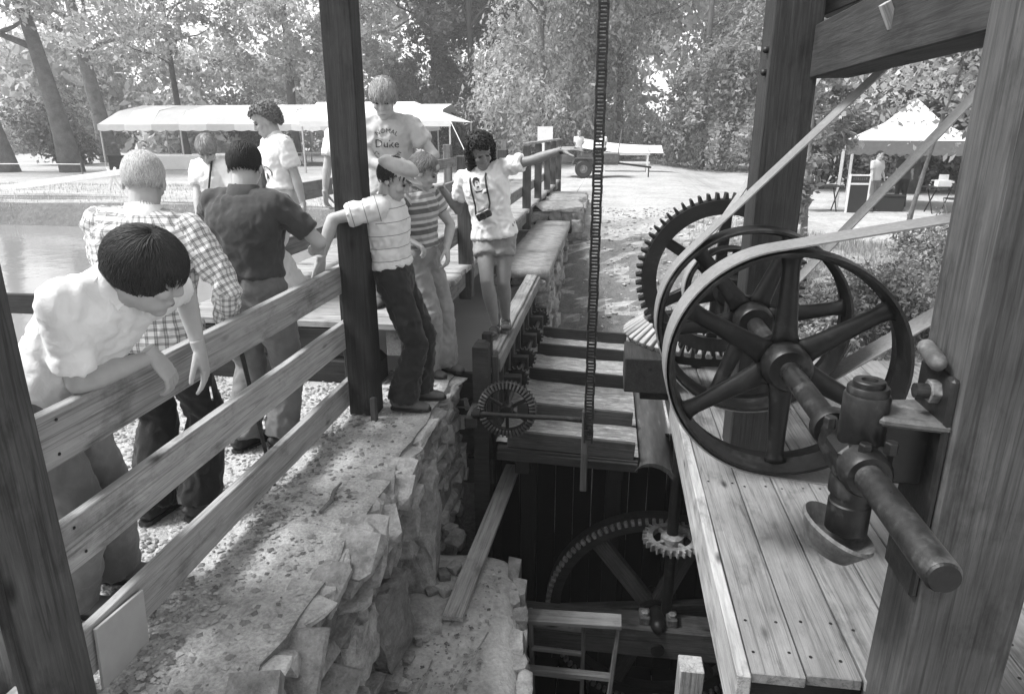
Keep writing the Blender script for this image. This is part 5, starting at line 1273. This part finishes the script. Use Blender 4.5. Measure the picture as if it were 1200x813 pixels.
# ------------------------------------------------------------------ trees
NR = np.random.default_rng(11)
def leaf_mesh(name, clumps, n, size, droop=.0, spread=.16, seed=0, up=.5, aspect=.5):
    """clumps: list of (centre, radii, weight); diamonds gathered in sub-clusters inside each ellipsoid"""
    r = np.random.default_rng(seed); P = []; Nn = []; T = []
    tot = sum(c[2] for c in clumps)
    for c, rad, w in clumps:
        m = max(8, int(n * w / tot)); K = max(3, m // 55)
        d = r.normal(size=(K, 3)); d /= np.linalg.norm(d, axis=1)[:, None]; rr_ = r.random(K) ** .45
        cc = d * rr_[:, None] * np.array(rad); tone = np.clip(.5 + .22 * r.normal(size=K), 0, 1)
        idx = r.integers(0, K, m); off = r.normal(size=(m, 3)) * spread * np.mean(rad) * np.array([1, 1, .75 + droop])
        if droop > .5:
            sd_ = d * .75 + np.array([0, 0, -.9]); sd_ /= np.linalg.norm(sd_, axis=1)[:, None]; ln = np.mean(rad) * (.5 + .6 * r.random(K)); u_ = r.random(m)
            off = off * (.38 + .25 * u_[:, None]) + sd_[idx] * (u_ * ln[idx])[:, None]
        p = cc[idx] + off; P.append(p + np.array(c)); nd = d[idx] + r.normal(size=(m, 3)) * .75 + np.array([0, 0, up]); Nn.append(nd); T.append(np.clip(tone[idx] + .18 * r.normal(size=m), 0, 1))
    P = np.concatenate(P); Nn = np.concatenate(Nn); T = np.concatenate(T); m = len(P); Nn /= np.linalg.norm(Nn, axis=1)[:, None]
    a = r.normal(size=(m, 3)); a[:, 2] = a[:, 2] * (1 - .6 * droop) - 1.6 * droop; a -= Nn * np.sum(a * Nn, 1)[:, None]; a /= np.linalg.norm(a, axis=1)[:, None]; b = np.cross(Nn, a)
    L = size * (.42 + 1.1 * r.random(m) ** 1.6); W = L * aspect
    v = np.stack([P - a * L[:, None] * .5, P + b * W[:, None] * .5 + Nn * L[:, None] * .06, P + a * L[:, None] * .5 - Nn * L[:, None] * .1, P - b * W[:, None] * .5 + Nn * L[:, None] * .06], 1).reshape(-1, 3)
    me = bpy.data.meshes.new(name); me.vertices.add(4 * m); me.vertices.foreach_set('co', v.ravel()); me.loops.add(4 * m); me.loops.foreach_set('vertex_index', np.arange(4 * m, dtype=np.int32))
    me.polygons.add(m); me.polygons.foreach_set('loop_start', np.arange(0, 4 * m, 4, dtype=np.int32)); me.polygons.foreach_set('loop_total', np.full(m, 4, dtype=np.int32))
    at = me.attributes.new('tone', 'FLOAT', 'FACE'); at.data.foreach_set('value', T.astype(np.float32)); me.update(); me.validate(); return me
LM = {'light': leafmat('light foliage', .42, .55), 'mid': leafmat('summer foliage', .29, .5), 'dark': leafmat('dark foliage', .13, .45)}
MT['bark'] = rough_mat('bark', .10, .24, 3, 8, .95, .04, 25); MT['darkbark'] = rough_mat('dark bark', .04, .1, 3, 8, .95, .04, 25)
def trunk_mb(base, top, r0, r1, limbs=(), seed=0, bend=.3):
    R = random.Random(seed); mb = MB(); b = V(base); t = V(top); pts = []; rad = []
    for i in range(9):
        f_ = i / 8; p = b.lerp(t, f_) + V((math.sin(f_ * 3 + seed) * bend * f_ * (1 - f_) * 2, math.cos(f_ * 4 + seed) * bend * f_ * (1 - f_), 0)); pts.append(p); rad.append((r0 + (r1 - r0) * f_) * (1.35 if i == 0 else 1.08 if i == 1 else 1))
    pts[0] = pts[0] - V((0, 0, .3)); mb.tube(pts, rad, 10)
    for (f_, d, L) in limbs:
        i = min(7, int(f_ * 8)); p = pts[i].lerp(pts[i + 1], f_ * 8 - i); r_ = rad[i] * .5; d = V(d).normalized(); q = [p, p + d * L * .35 + V((0, 0, .1 * L)), p + d * L * .7 + V((0, 0, .12 * L)) + V((R.gauss(0, .1), R.gauss(0, .1), 0)) * L * .3, p + d * L + V((0, 0, .25 * L))]
        mb.tube(q, [r_, r_ * .7, r_ * .45, r_ * .15], 7)
    return mb
def tree(loc, H, cr, label, mat, n, leaf, lean=(0, 0), r0=.3, droop=0, clumps=None, bark='bark', seed=0, group=None, spread=.16, rz=None, name='tree', limbs=True, crown_from=.3):
    R = random.Random(seed); x, y = loc; z = height(x, y); t = empty(name, (x, y, z), label, 'tree', group)
    ls = [(R.uniform(.35, .9), (R.gauss(0, 1), R.gauss(0, 1), R.uniform(.1, .6)), cr * R.uniform(.5, .9)) for _ in range(7)] if limbs else []
    trunk_mb((x, y, z), (x + lean[0], y + lean[1], z + H * .92), r0, r0 * .2, ls, seed, .02 * H).build('trunk', MT[bark], t, smooth=True)
    if clumps is None:
        clumps = []
        for i in range(15):
            f_ = R.uniform(crown_from, 1.0); a = R.uniform(0, 2 * PI); w = math.sin(min(1, (f_ - crown_from) / (1 - crown_from) * .8 + .2) * PI) ** .6; rr_ = cr * R.uniform(.25, .75) * w
            s_ = cr * R.uniform(.28, .48); clumps.append(((lean[0] * f_ + rr_ * math.cos(a), lean[1] * f_ + rr_ * math.sin(a), H * f_), (s_, s_, s_ * (.7 + droop * .5)), s_ * s_))
    me = leaf_mesh('crown', clumps, n, leaf, droop, spread, seed); o = link('crown', me, LM[mat], None); o.location = (x, y, z); put(o, t); return t
GT = 'trees behind the mill'
tree((-24.9, 30), 16, 6.5, 'thick leaning grey trunk tree beside the pond', 'light', 9000, .30, (-2.2, 0), .42, seed=1, crown_from=.42)
tree((-27.9, 29.5), 15, 6, 'broad-footed tree trunk left of the leaning one by the pond', 'light', 8000, .30, (-2.6, 0), .46, seed=2, crown_from=.42)
tree((-31.2, 41), 18, 7, 'slender pale trunk tree behind the leaning one', 'light', 9000, .32, (-1.5, 0), .5, seed=3, crown_from=.35)
tree((-29.8, 47), 17, 5.5, 'thin dark-stemmed tree rising behind the striped tent', 'mid', 6000, .32, (-.5, 0), .25, seed=4, bark='darkbark', crown_from=.3)
tree((-17.5, 47), 19, 7.5, 'large pale leafy tree above the striped tent', 'light', 24000, .34, (.6, 0), .5, seed=5, crown_from=.2)
tree((-24, 52), 16, 6.5, 'rounded leafy tree far behind the striped tent', 'light', 16000, .36, (0, 0), .4, seed=6, crown_from=.15)
tree((-12.5, 50), 20, 6, 'tall dark tree between the pale tree and the drooping one', 'dark', 28000, .34, (0, 0), .30, seed=7, bark='darkbark', crown_from=.05)
tree((-9.0, 46), 18, 5, 'narrow dark tree right of the white tent', 'dark', 26000, .34, (0, 0), .30, seed=8, bark='darkbark', crown_from=.06)
tree((-4.0, 42), 17, 5.6, 'broad tree with long drooping feathery branches behind the bridge', 'light', 48000, .26, (0, 0), .28, droop=.9, seed=9, crown_from=.08, spread=.2)
tree((.6, 47), 18, 5.2, 'second drooping feathery tree behind the hanging chain', 'light', 40000, .27, (0, 0), .26, droop=.8, seed=10, crown_from=.06, spread=.2)
tree((5.5, 45), 18, 5.5, 'pale feathery tree behind the covered trestle', 'light', 40000, .27, (0, 0), .28, droop=.6, seed=11, crown_from=.07)
tree((10.0, 41), 17, 5.0, 'leafy tree just left of the far timber post', 'mid', 22000, .34, (0, 0), .4, droop=.2, seed=12, crown_from=.05)
tree((14.5, 38), 16, 5.0, 'dense leafy tree behind the canopy tent', 'mid', 16000, .30, (0, 0), .4, seed=13, crown_from=.06)
tree((20.5, 36), 17, 5.5, 'wide leafy tree behind the near post', 'mid', 14000, .30, (0, 0), .4, seed=14, crown_from=.06)
tree((11.2, 28), 9, 3.2, 'smaller dark leafy tree shading the canopy tent', 'dark', 12000, .20, (0, 0), .22, seed=15, crown_from=.12, bark='darkbark')
tree((15.5, 27), 10, 3.4, 'small dark tree right of the canopy tent', 'dark', 11000, .20, (0, 0), .22, seed=16, crown_from=.1, bark='darkbark')
tree((6.0, 15.0), 6.2, 2.6, 'slim sapling with broad pale leaves hanging in front of the canopy tent', 'light', 6000, .15, (1.0, .2), .05, seed=17, crown_from=.36, spread=.42)
tree((3.65, 13.4), 4.6, 1.0, 'leafy young tree growing beside the far timber post', 'mid', 3800, .13, (-.3, 0), .06, seed=18, crown_from=.12, spread=.22)
def shrub(x, y, r_, h_, label, mat, n, leaf, seed, cat='shrub', group=None):
    z = height(x, y); R = random.Random(seed); s_ = empty('shrub', (x, y, z), label, cat, group); cl = []
    for i in range(7):
        a = R.uniform(0, 6.28); q = R.uniform(0, .7) * r_; cl.append(((q * math.cos(a), q * math.sin(a), h_ * R.uniform(.25, .8)), (r_ * .45, r_ * .45, h_ * .32), 1))
    o = link('foliage', leaf_mesh('foliage', cl, n, leaf, .1, .3, seed), LM[mat], None); o.location = (x, y, z); put(o, s_)
    mb = MB()
    for i in range(5): a = i * 1.3; mb.tube([(x, y, z - .05), (x + .2 * r_ * math.cos(a), y + .2 * r_ * math.sin(a), z + h_ * .4), (x + .5 * r_ * math.cos(a), y + .5 * r_ * math.sin(a), z + h_ * .75)], [.03 * h_, .02 * h_, .008 * h_], 5)
    mb.build('stems', MT['darkbark'], s_, smooth=True); return s_
for i, (x, y, r_, h_, m_, l) in enumerate([(-31.5, 37, 2.6, 3.6, 'dark', 'dark bush between the two leaning trunks'), (-22.3, 43, 3, 4, 'dark', 'dark bush behind the end of the striped tent'), (-8.8, 41, 2.4, 3.0, 'dark', 'dark bush under the narrow dark tree'), (8.2, 39.5, 2.6, 3.0, 'mid', 'bush at the foot of the feathery tree by the road'), (11.5, 34, 2.6, 3.2, 'dark', 'dark bush beside the road near the far post'),
                                       (3.1, 9.3, .55, 1.0, 'mid', 'leafy weed clump on the bank behind the belt wheels'), (4.2, 10.6, .8, 1.1, 'dark', 'dark bramble bush on the bank below the canopy tent'), (5.4, 11.8, .9, .9, 'mid', 'pale weed bush on the bank by the near post'), (3.9, 8.9, .8, .8, 'dark', 'low dark bush behind the far edge of the platform'), (6.4, 10.4, 1.0, 1.0, 'dark', 'wide dark bush low on the right bank'), (2.75, 11.6, .6, 1.0, 'mid', 'leafy bush below the young tree by the post'), (5.0, 9.0, .9, .8, 'mid', 'low weedy bush beyond the platform corner'), (3.3, 10.2, .9, .9, 'dark', 'dark bush halfway up the bank behind the wheels'), (4.9, 10.2, 1.0, 1.0, 'dark', 'dark bush on the bank under the pale weed bush'), (6.0, 12.6, 1.0, .9, 'dark', 'dark bush at the top of the bank near the canopy'), (7.4, 11.6, 1.2, 1.2, 'dark', 'big dark bush at the right end of the bank'), (8.4, 29.5, 2.6, 3.6, 'dark', 'tall dark bush behind the left corner of the canopy tent'), (12.0, 29.0, 2.6, 3.4, 'dark', 'tall dark bush behind the middle of the canopy tent'), (15.0, 27.5, 2.6, 3.4, 'dark', 'tall dark bush behind the right end of the canopy tent')]):
    near = y < 14; shrub(x, y, r_, h_, l, m_, 3400 if near else 5000, .075 if near else .28, 60 + i)
# wooded hillside behind everything: reads as one mass
cl = []
R_ = random.Random(77)
for i in range(220):
    x = R_.uniform(-60, 62); y = R_.uniform(56, 68)
    top = 16 if x > -20 else 9 + 4 * nz(x, 0, .12, 4)
    zc = R_.uniform(0, top); cl.append(((x, y, zc), (3.6, 2.5, 2.6), 1))
o = link('far_wood', leaf_mesh('far_wood', cl, 100000, .8, .2, .3, 5), LM['light']); tag(o, 'far leafy wood closing the view behind the trees', 'wood', kind='stuff')
# grass on the bank and mound
def grass(name, n, reg, hgt, mat, seed, label):
    r = np.random.default_rng(seed); vs = []; fs = []; tn = []; k = 0
    for i in range(n):
        x, y = reg(r); z = height(x, y); a = r.random() * 6.28; h_ = hgt * (.5 + r.random()); w = h_ * .09; dx, dy = math.cos(a), math.sin(a); l = h_ * .5 * (r.random() - .3)
        vs += [(x - dx * w, y - dy * w, z - .02), (x + dx * w, y + dy * w, z - .02), (x + dy * l, y - dx * l, z + h_)]; fs.append((k, k + 1, k + 2)); k += 3; tn.append(r.random())
    me = bpy.data.meshes.new(name); me.from_pydata(vs, [], fs); at = me.attributes.new('tone', 'FLOAT', 'FACE'); at.data.foreach_set('value', np.array(tn, dtype=np.float32)); tag(link(name, me, LM[mat]), label, 'grass', kind='stuff')
grass('bank_grass', 14000, lambda r: (1.6 + 7 * r.random(), 8.6 + 6.5 * r.random() ** .8), .09, 'light', 3, 'weedy grass growing over the right bank')
grass('pond_grass', 16000, lambda r: (-26 + 21 * r.random(), 15.6 + 7 * r.random()), .07, 'light', 4, 'rough grass on the far side of the pond')

# ------------------------------------------------------------------ tents
MT['canvasw'] = plain('white canvas', .66, .8, .2, .05, 3); MT['canvasg'] = plain('grey canvas', .50, .8, .2, .06, 3); MT['canvasd'] = plain('dark canvas', .12, .8, .2); MT['pole'] = plain('tent pole', .45, .5, .3); MT['white'] = plain('white paint', .72, .6, .3, .06, 8)
tl = empty('striped_tent', (-19, 38, .1), 'long striped marquee with a scalloped valance beyond the pond', 'tent')
x0, n_, w_ = -27.9, 12, 1.6
for i in range(n_):
    a, b = x0 + i * w_, x0 + (i + 1) * w_; mb = MB(); sag = .03 * math.sin(i * 1.3); ca = .75 if i == 0 else 0
    mb.add([(a, 36, 2.28), (b, 36, 2.28), (b, 36.9, 3.0 + sag), (a + ca, 36.9, 3.0), (b, 39, 3.35), (a + ca, 39, 3.35), (b, 42, 2.3), (a, 42, 2.3)], [(0, 1, 2, 3), (3, 2, 4, 5), (5, 4, 6, 7)])
    mb.build('roof_panel', MT['canvasg' if i % 2 == 0 else 'canvasw'], tl)
    mb = MB(); top = [(a + w_ * q / 8, 35.98, 2.28) for q in range(9)]; bot = [(a + w_ * q / 8, 35.96, 1.98 - .05 * abs(math.sin(q * PI / 4))) for q in range(9)]
    mb.add(top + bot, [(q, q + 1, q + 10, q + 9) for q in range(8)]); mb.build('valance', MT['canvasg' if i % 2 == 0 else 'canvasw'], tl)
MB().add([(x0, 36, 2.28), (x0 + .75, 36.9, 3.0), (x0 + .75, 39, 3.35), (x0, 42, 2.3), (x0, 42, 2.0), (x0, 36, 1.98)], [(0, 1, 2, 3, 4, 5)]).build('end_panel', MT['canvasg'], tl)
for i in range(5):
    for y in (36.02, 41.9): beam('pole', (x0 + .1 + i * 4.75, y, 0), (x0 + .1 + i * 4.75, y, 2.3), .07, .07, MT['pole'], tl, up=(1, 0, 0))
tw = empty('white_tent', (-10, 30, .1), 'white pitched tent with a pointed corner behind the fair-haired youth', 'tent')
MB().add([(-14, 31, 2.35), (-7.0, 31, 2.35), (-9.2, 33.2, 3.25), (-14, 33.2, 3.25), (-7.0, 36, 2.35), (-14, 36, 2.35)], [(0, 1, 2, 3), (1, 4, 2), (2, 4, 5, 3)]).build('roof', MT['canvasw'], tw)
MB().add([(-14, 30.98, 2.36), (-6.98, 30.98, 2.36), (-6.98, 30.98, 2.12), (-14, 30.98, 2.12)], [(0, 1, 2, 3)]).build('valance', MT['canvasw'], tw)
for x, y in ((-7.05, 31.05), (-13.9, 31.05), (-7.05, 35.9), (-13.9, 35.9)): beam('pole', (x, y, 0), (x, y, 2.36), .07, .07, MT['pole'], tw, up=(1, 0, 0))
MB().tube([(-7.0, 31, 2.35), (-5.6, 29.6, .1)], .02, 6).build('guy_rope', MT['canvasw'], tw)
tg = empty('canopy_tent', (9.3, 23, -.3), 'square canopy tent with a bright peaked roof and dark scalloped valance', 'tent')
X0, X1, Y0, Y1, ZE = 7.65, 10.95, 21.35, 24.65, 1.66
ctr = ((X0 + X1) / 2, (Y0 + Y1) / 2)
q = [(X0, Y0, ZE), (X1, Y0, ZE), (X1, Y1, ZE), (X0, Y1, ZE)]; u = [(ctr[0] + (x - ctr[0]) * .45, ctr[1] + (y - ctr[1]) * .45, 2.15) for x, y, z in q]
for i in range(4):
    j = (i + 1) % 4; MB().add([q[i], q[j], u[j], u[i], (ctr[0], ctr[1], 2.85)], [(0, 1, 2, 3), (3, 2, 4)]).build('roof_panel', MT['canvasg'], tg)
    a, b = V(q[i]), V(q[j]); out = (a + b) / 2 - V((ctr[0], ctr[1], ZE)); out.normalize(); m_ = 48; top = [a.lerp(b, k / m_) + out * .01 for k in range(m_ + 1)]; bot = [p + V((0, 0, -.36 - .05 * abs(math.sin(k * PI / 4)))) for k, p in enumerate(top)]
    MB().add(top + bot, [(k, k + 1, k + m_ + 2, k + m_ + 1) for k in range(m_)]).build('valance', MT['canvasd'], tg)
    beam('pole', (q[i][0], q[i][1], -.45), (q[i][0], q[i][1], ZE), .09, .09, MT['pole'], tg, up=(1, 0, 0))
tg.location.x -= .35; tg.rotation_euler = (0, 0, -RAD(22))
# things under the canopy
gz = -.3
sb = empty('sign_board', (6.9, 20.9, gz), 'dark upright sign board with a pale frame at the canopy corner post', 'sign')
MB().bx(6.72, 7.22, 20.86, 20.9, gz, .72).build('board', MT['dark'], sb); MB().bx(6.7, 7.24, 20.85, 20.91, .72, .76).build('frame', MT['white'], sb); MB().bx(6.73, 7.21, 20.85, 20.91, .48, .53).build('crossbar', MT['white'], sb)
for x in (6.69, 7.22): MB().bx(x, x + .035, 20.84, 20.92, gz - .05, .77).build('upright', MT['white'], sb)
for k in range(7): MB().bx(6.79 + k * .055, 6.82 + k * .055, 20.85, 20.862, .6, .67).build('lettering', MT['rustmid'], sb)
def ftable(x, y, w, label, top='dark', cat='table'):
    t = empty('folding_table', (x, y, gz), label, cat); MB().bx(x - w / 2, x + w / 2, y - .35, y + .35, gz + .70, gz + .735).build('table_top', MT[top], t)
    for sx in (-1, 1):
        for s2 in (-1, 1): beam('leg', (x + sx * w * .42, y - .3 * s2, gz - .05), (x + sx * w * .42, y + .3 * s2, gz + .7), .03, .03, MT['iron'], t)
    return t
ftable(10.0, 21.2, 2.3, 'long dark folding table under the canopy with chairs pushed to it'); ftable(6.0, 21.3, 1.2, 'short folding table at the left edge of the canopy')
def fchair(x, y, rz, label):
    c = empty('folding_chair', (x, y, gz), label, 'chair', 'folding chairs under the canopy'); Rz = Matrix.Translation((x, y, gz)) @ Matrix.Rotation(rz, 4, 'Z'); T = lambda a, b, e: Rz @ V((a, b, e))
    mb = MB(); mb.v = []; mb.box((0, 0, .45), (.42, .40, .03)); mb.v = [tuple(Rz @ V(v)) for v in mb.v]; mb.build('seat', MT['dark'], c); mb = MB(); mb.box((0, -.24, .78), (.42, .03, .2)); mb.v = [tuple(Rz @ V(v)) for v in mb.v]; mb.build('backrest', MT['dark'], c)
    for sx in (-.21, .21): MB().tube([T(sx, .25, -.03), T(sx, -.25, .88)], .012, 6).build('frame_leg', MT['iron'], c); MB().tube([T(sx, -.28, -.03), T(sx, .18, .45)], .012, 6).build('rear_leg', MT['iron'], c)
    return c
fchair(9.4, 20.6, 0, 'folding chair with dark seat at the canopy table, nearer the sign board'); fchair(10.6, 20.6, .1, 'folding chair with dark seat at the canopy table, nearer the near post')
bx_ = empty('paper_box', (9.3, 21.3, gz + .735), 'small white box standing on the table under the canopy', 'box'); MB().bx(9.15, 9.5, 21.15, 21.4, gz + .735, gz + .9).build('tray', MT['white'], bx_); MB().bx(9.25, 9.5, 21.38, 21.42, gz + .735, gz + 1.05).build('flap', MT['white'], bx_)
cooler = empty('dark_chest', (8.0, 21.5, gz), 'low dark chest on the ground beside the canopy table', 'box'); MB().bx(7.6, 8.4, 21.3, 21.7, gz - .05, gz + .42).build('chest', MT['dark'], cooler, bevel=.02); MB().bx(7.58, 8.42, 21.28, 21.72, gz + .422, gz + .47).build('lid', MT['old'], cooler, bevel=.01)

# ------------------------------------------------------------------ things on the far side
def far_person(x, y, z, H, face, shirt, trou, hair, label, sit=False, group=None):
    f = Fig(label, H, (x, y, z + H * (.53 if not sit else .30)), (0, 0, 1), face, vox=.03, group=group); fx = V(face).normalized(); r = fx.cross(V((0, 0, 1)))
    p = V((x, y, z + H * .5)); f.browmat = HM['dark']
    f.arm('L', p - r * .24 + fx * .12, (0, 0, -1), fx, (0, 0, -1), hands=False); f.arm('R', p + r * .24 + fx * .14, (0, 0, -1), fx, (0, 0, -1), hands=False)
    for sd, s_ in (('L', -1), ('R', 1)): f.leg(sd, V((x, y, z + .09)) + r * s_ * .1 + (fx * .35 if sit else V((0, 0, 0))), fx + V((0, 0, .3)), fx)
    f.head(fx + V((0, 0, -.2))); f.finish_body(); f.shirt(FB[shirt], 1, .7); f.trousers(FB[trou]); f.shoes(MT['leather']); f.hair(hair, .1, -.7, -.2, .5, 60, .5, width=.02); return f
far_person(7.55, 21.4, gz, 1.70, (.5, -1, 0), 'grey', 'dkhaki', 'dark', 'person in a grey shirt standing behind the sign board')
far_person(8.5, 21.9, gz, 1.72, (.3, 1, 0), 'polo', 'black', 'dark', 'person in dark clothes standing under the canopy')
far_person(11.3, 19.9, gz, 1.65, (-.2, 1, 0), 'white', 'white', 'grey', 'person in white at the canopy edge by the near post')
far_person(-17.8, 38.0, .1, 1.72, (-.3, -1, 0), 'white', 'khaki', 'dark', 'person in white standing under the striped tent')
far_person(-21.3, 38.6, .1, 1.75, (.6, -.6, 0), 'grey', 'jeans', 'brown', 'person in grey standing at the table in the striped tent')
tr_ = empty('jeep_trailer', (-1.1, 29.4, .1), 'small military style two-wheeled trailer with people in it on the road', 'trailer')
MB().bx(-2.0, .35, 28.9, 30.4, .62, .72).build('bed', MT['rustmid'], tr_, bevel=.02); MB().bx(-2.0, .35, 28.86, 28.9, .72, 1.02).build('side_board', MT['rustmid'], tr_); MB().bx(-2.0, .35, 30.4, 30.44, .72, 1.02).build('side_board', MT['rustmid'], tr_); MB().bx(-2.04, -2.0, 28.9, 30.4, .72, 1.02).build('tail_board', MT['rustmid'], tr_); MB().bx(.35, .39, 28.9, 30.4, .72, 1.02).build('head_board', MT['rustmid'], tr_)
for y in (28.78, 30.52):
    wl = MB().lathe([(.16, -.09), (.30, -.10), (.345, -.07), (.355, 0), (.345, .07), (.30, .10), (.16, .09)], (-1.04, y, .46), 'Y', 28, closed=True).build('wheel', MT['dark'], tr_, auto=.6)
    MB().lathe([(.0, -.05), (.06, -.07), (.09, -.04), (.17, -.04), (.17, .04), (0, .04)], (-1.04, y, .46), 'Y', 20).build('rim', MT['rustlight'], wl, auto=.6)
mb = MB(); pr = [(-1.55, .62), (-1.42, .90), (-.66, .90), (-.52, .62), (-.58, .62), (-.70, .86), (-1.38, .86), (-1.49, .62)]; mb.prism(pr, .22, Matrix(((1, 0, 0, 0), (0, 0, 1, 28.67), (0, 1, 0, 0), (0, 0, 0, 1)))); mb.build('fender', MT['rustmid'], tr_)
beam('drawbar', (.35, 29.65, .66), (1.7, 29.65, .5), .08, .08, MT['iron'], tr_); beam('axle', (-1.04, 28.8, .46), (-1.04, 30.5, .46), .06, .06, MT['iron'], tr_); beam('prop_leg', (1.6, 29.65, 0.02), (1.6, 29.65, .52), .05, .05, MT['iron'], tr_)
beam('stake', (.28, 28.9, .72), (.42, 28.9, 2.0), .04, .04, MT['grey'], tr_)
far_person(-1.30, 29.7, .72, 1.62, (.2, -1, 0), 'white', 'khaki', 'blond', 'person in white sitting in the trailer', sit=True); far_person(-.30, 29.8, .72, 1.62, (-.6, -.5, 0), 'white', 'jeans', 'dark', 'second person in pale shirt sitting at the front of the trailer', sit=True)
nb = empty('notice_board', (-2.6, 29, .1), 'blank white notice board on a post beyond the bridge end', 'sign'); MB().bx(-2.95, -2.33, 28.98, 29.02, 1.1, 2.1).build('panel', MT['white'], nb); beam('post', (-2.64, 29.06, 0), (-2.64, 29.06, 2.0), .08, .06, MT['grey'], nb, up=(1, 0, 0))
ct = empty('covered_trestle', (1, 34, .1), 'long trestle with a white cover slung over its top by the road', 'trestle')
mb = MB(); m_ = 14; vs = []
for k in range(m_ + 1):
    f_ = k / m_; x = -1.6 + 4.0 * f_; z = 1.62 - .36 * f_ - .10 * math.sin(f_ * PI); vs += [(x, 34.6, z + .02), (x, 34.3, z), (x, 33.9, z - .12), (x + .05, 33.6, z - .42 + .12 * f_)]
mb.add(vs, [(4 * k + j, 4 * k + j + 1, 4 * (k + 1) + j + 1, 4 * (k + 1) + j) for k in range(m_) for j in range(3)]); mb.build('white_cover', MT['canvasw'], ct, smooth=True)
for x in (-.25, 1.75):
    for y in (33.7, 34.6): beam('leg', (x, y, 0), (x, y, 1.25), .09, .09, MT['white'], ct, up=(1, 0, 0))
beam('upper_rail', (-.3, 33.68, .92), (1.85, 33.68, .92), .04, .14, MT['white'], ct); beam('lower_rail', (-.3, 33.68, .52), (1.85, 33.68, .52), .04, .10, MT['white'], ct)
bp = empty('barrier_board', (-15.6, 18, 0), 'long pale board propped on crossed legs at the pond bank', 'barrier'); z0_, z1_ = height(-17.4, 18), height(-13.7, 18)
beam('board', (-19.8, 18, .02), (-13.4, 18, .84), .04, .16, MT['white'], bp)
for s_ in (-1, 1): beam('leg', (-13.8 - .25 * s_, 18.06, height(-13.8, 18) - .1), (-13.8 + .12 * s_, 18.06, .95), .04, .07, MT['white'], bp); beam('leg', (-19.2 - .2 * s_, 18.06, height(-19.2, 18) - .1), (-19.2 + .06 * s_, 18.06, .2), .04, .07, MT['white'], bp)
ctb = empty('cloth_table', (-24, 33, .1), 'long table under a white cloth in front of the striped tent', 'table')
MB().bx(-22.6, -19.2, 32.6, 33.6, .08, .78).build('table_cloth', MT['canvasw'], ctb, bevel=.04); MB().bx(-22.4, -19.4, 32.7, 33.5, .782, .80).build('table_top', MT['white'], ctb)
ctc = empty('cloth_table', (-16, 38, .1), 'low white table standing inside the striped tent', 'table'); MB().bx(-17.6, -13.4, 38.4, 39.2, .72, .78).build('table_top', MT['white'], ctc)
for x in (-17.4, -13.6): beam('leg', (x, 38.8, 0), (x, 38.8, .72), .06, .5, MT['white'], ctc, up=(0, 1, 0))
cr_ = empty('crate', (-25.2, 31.5, .1), 'dark wooden crate beside the leaning trunk', 'crate'); MB().bx(-24.1, -23.0, 31.4, 32.0, .05, .75).build('box', MT['old'], cr_, bevel=.02); MB().bx(-24.12, -22.98, 31.38, 32.02, .752, .8).build('lid', MT['old'], cr_)
rf = empty('rope_fence', (-22, 26, 0), 'thin rope strung between stakes along the far pond bank', 'rope'); pts_ = [(-34 + k * 2.4, 27, .62 - .05 * math.sin(k * 1.4) ** 2) for k in range(6)]; MB().tube(pts_, .02, 6).build('rope', MT['white'], rf)
for k in (0, 5): p = pts_[k]; beam('stake', (p[0], 27, -.1), (p[0], 27, .7), .05, .05, MT['grey'], rf, up=(1, 0, 0))

# ------------------------------------------------------------------ hazy summer air
hz = MB().bx(-120, 120, -70, 140, -5, 24).build('haze', None); tag(hz, 'thin pale summer haze in the air', 'haze', kind='stuff')
m = bpy.data.materials.new('haze'); m.use_nodes = True; t = m.node_tree; t.nodes.clear(); out = t.nodes.new('ShaderNodeOutputMaterial'); pv = t.nodes.new('ShaderNodeVolumePrincipled')
pv.inputs['Color'].default_value = G(.95); pv.inputs['Density'].default_value = .0026; pv.inputs['Anisotropy'].default_value = .3
t.links.new(pv.outputs[0], out.inputs['Volume']); hz.data.materials.append(m)
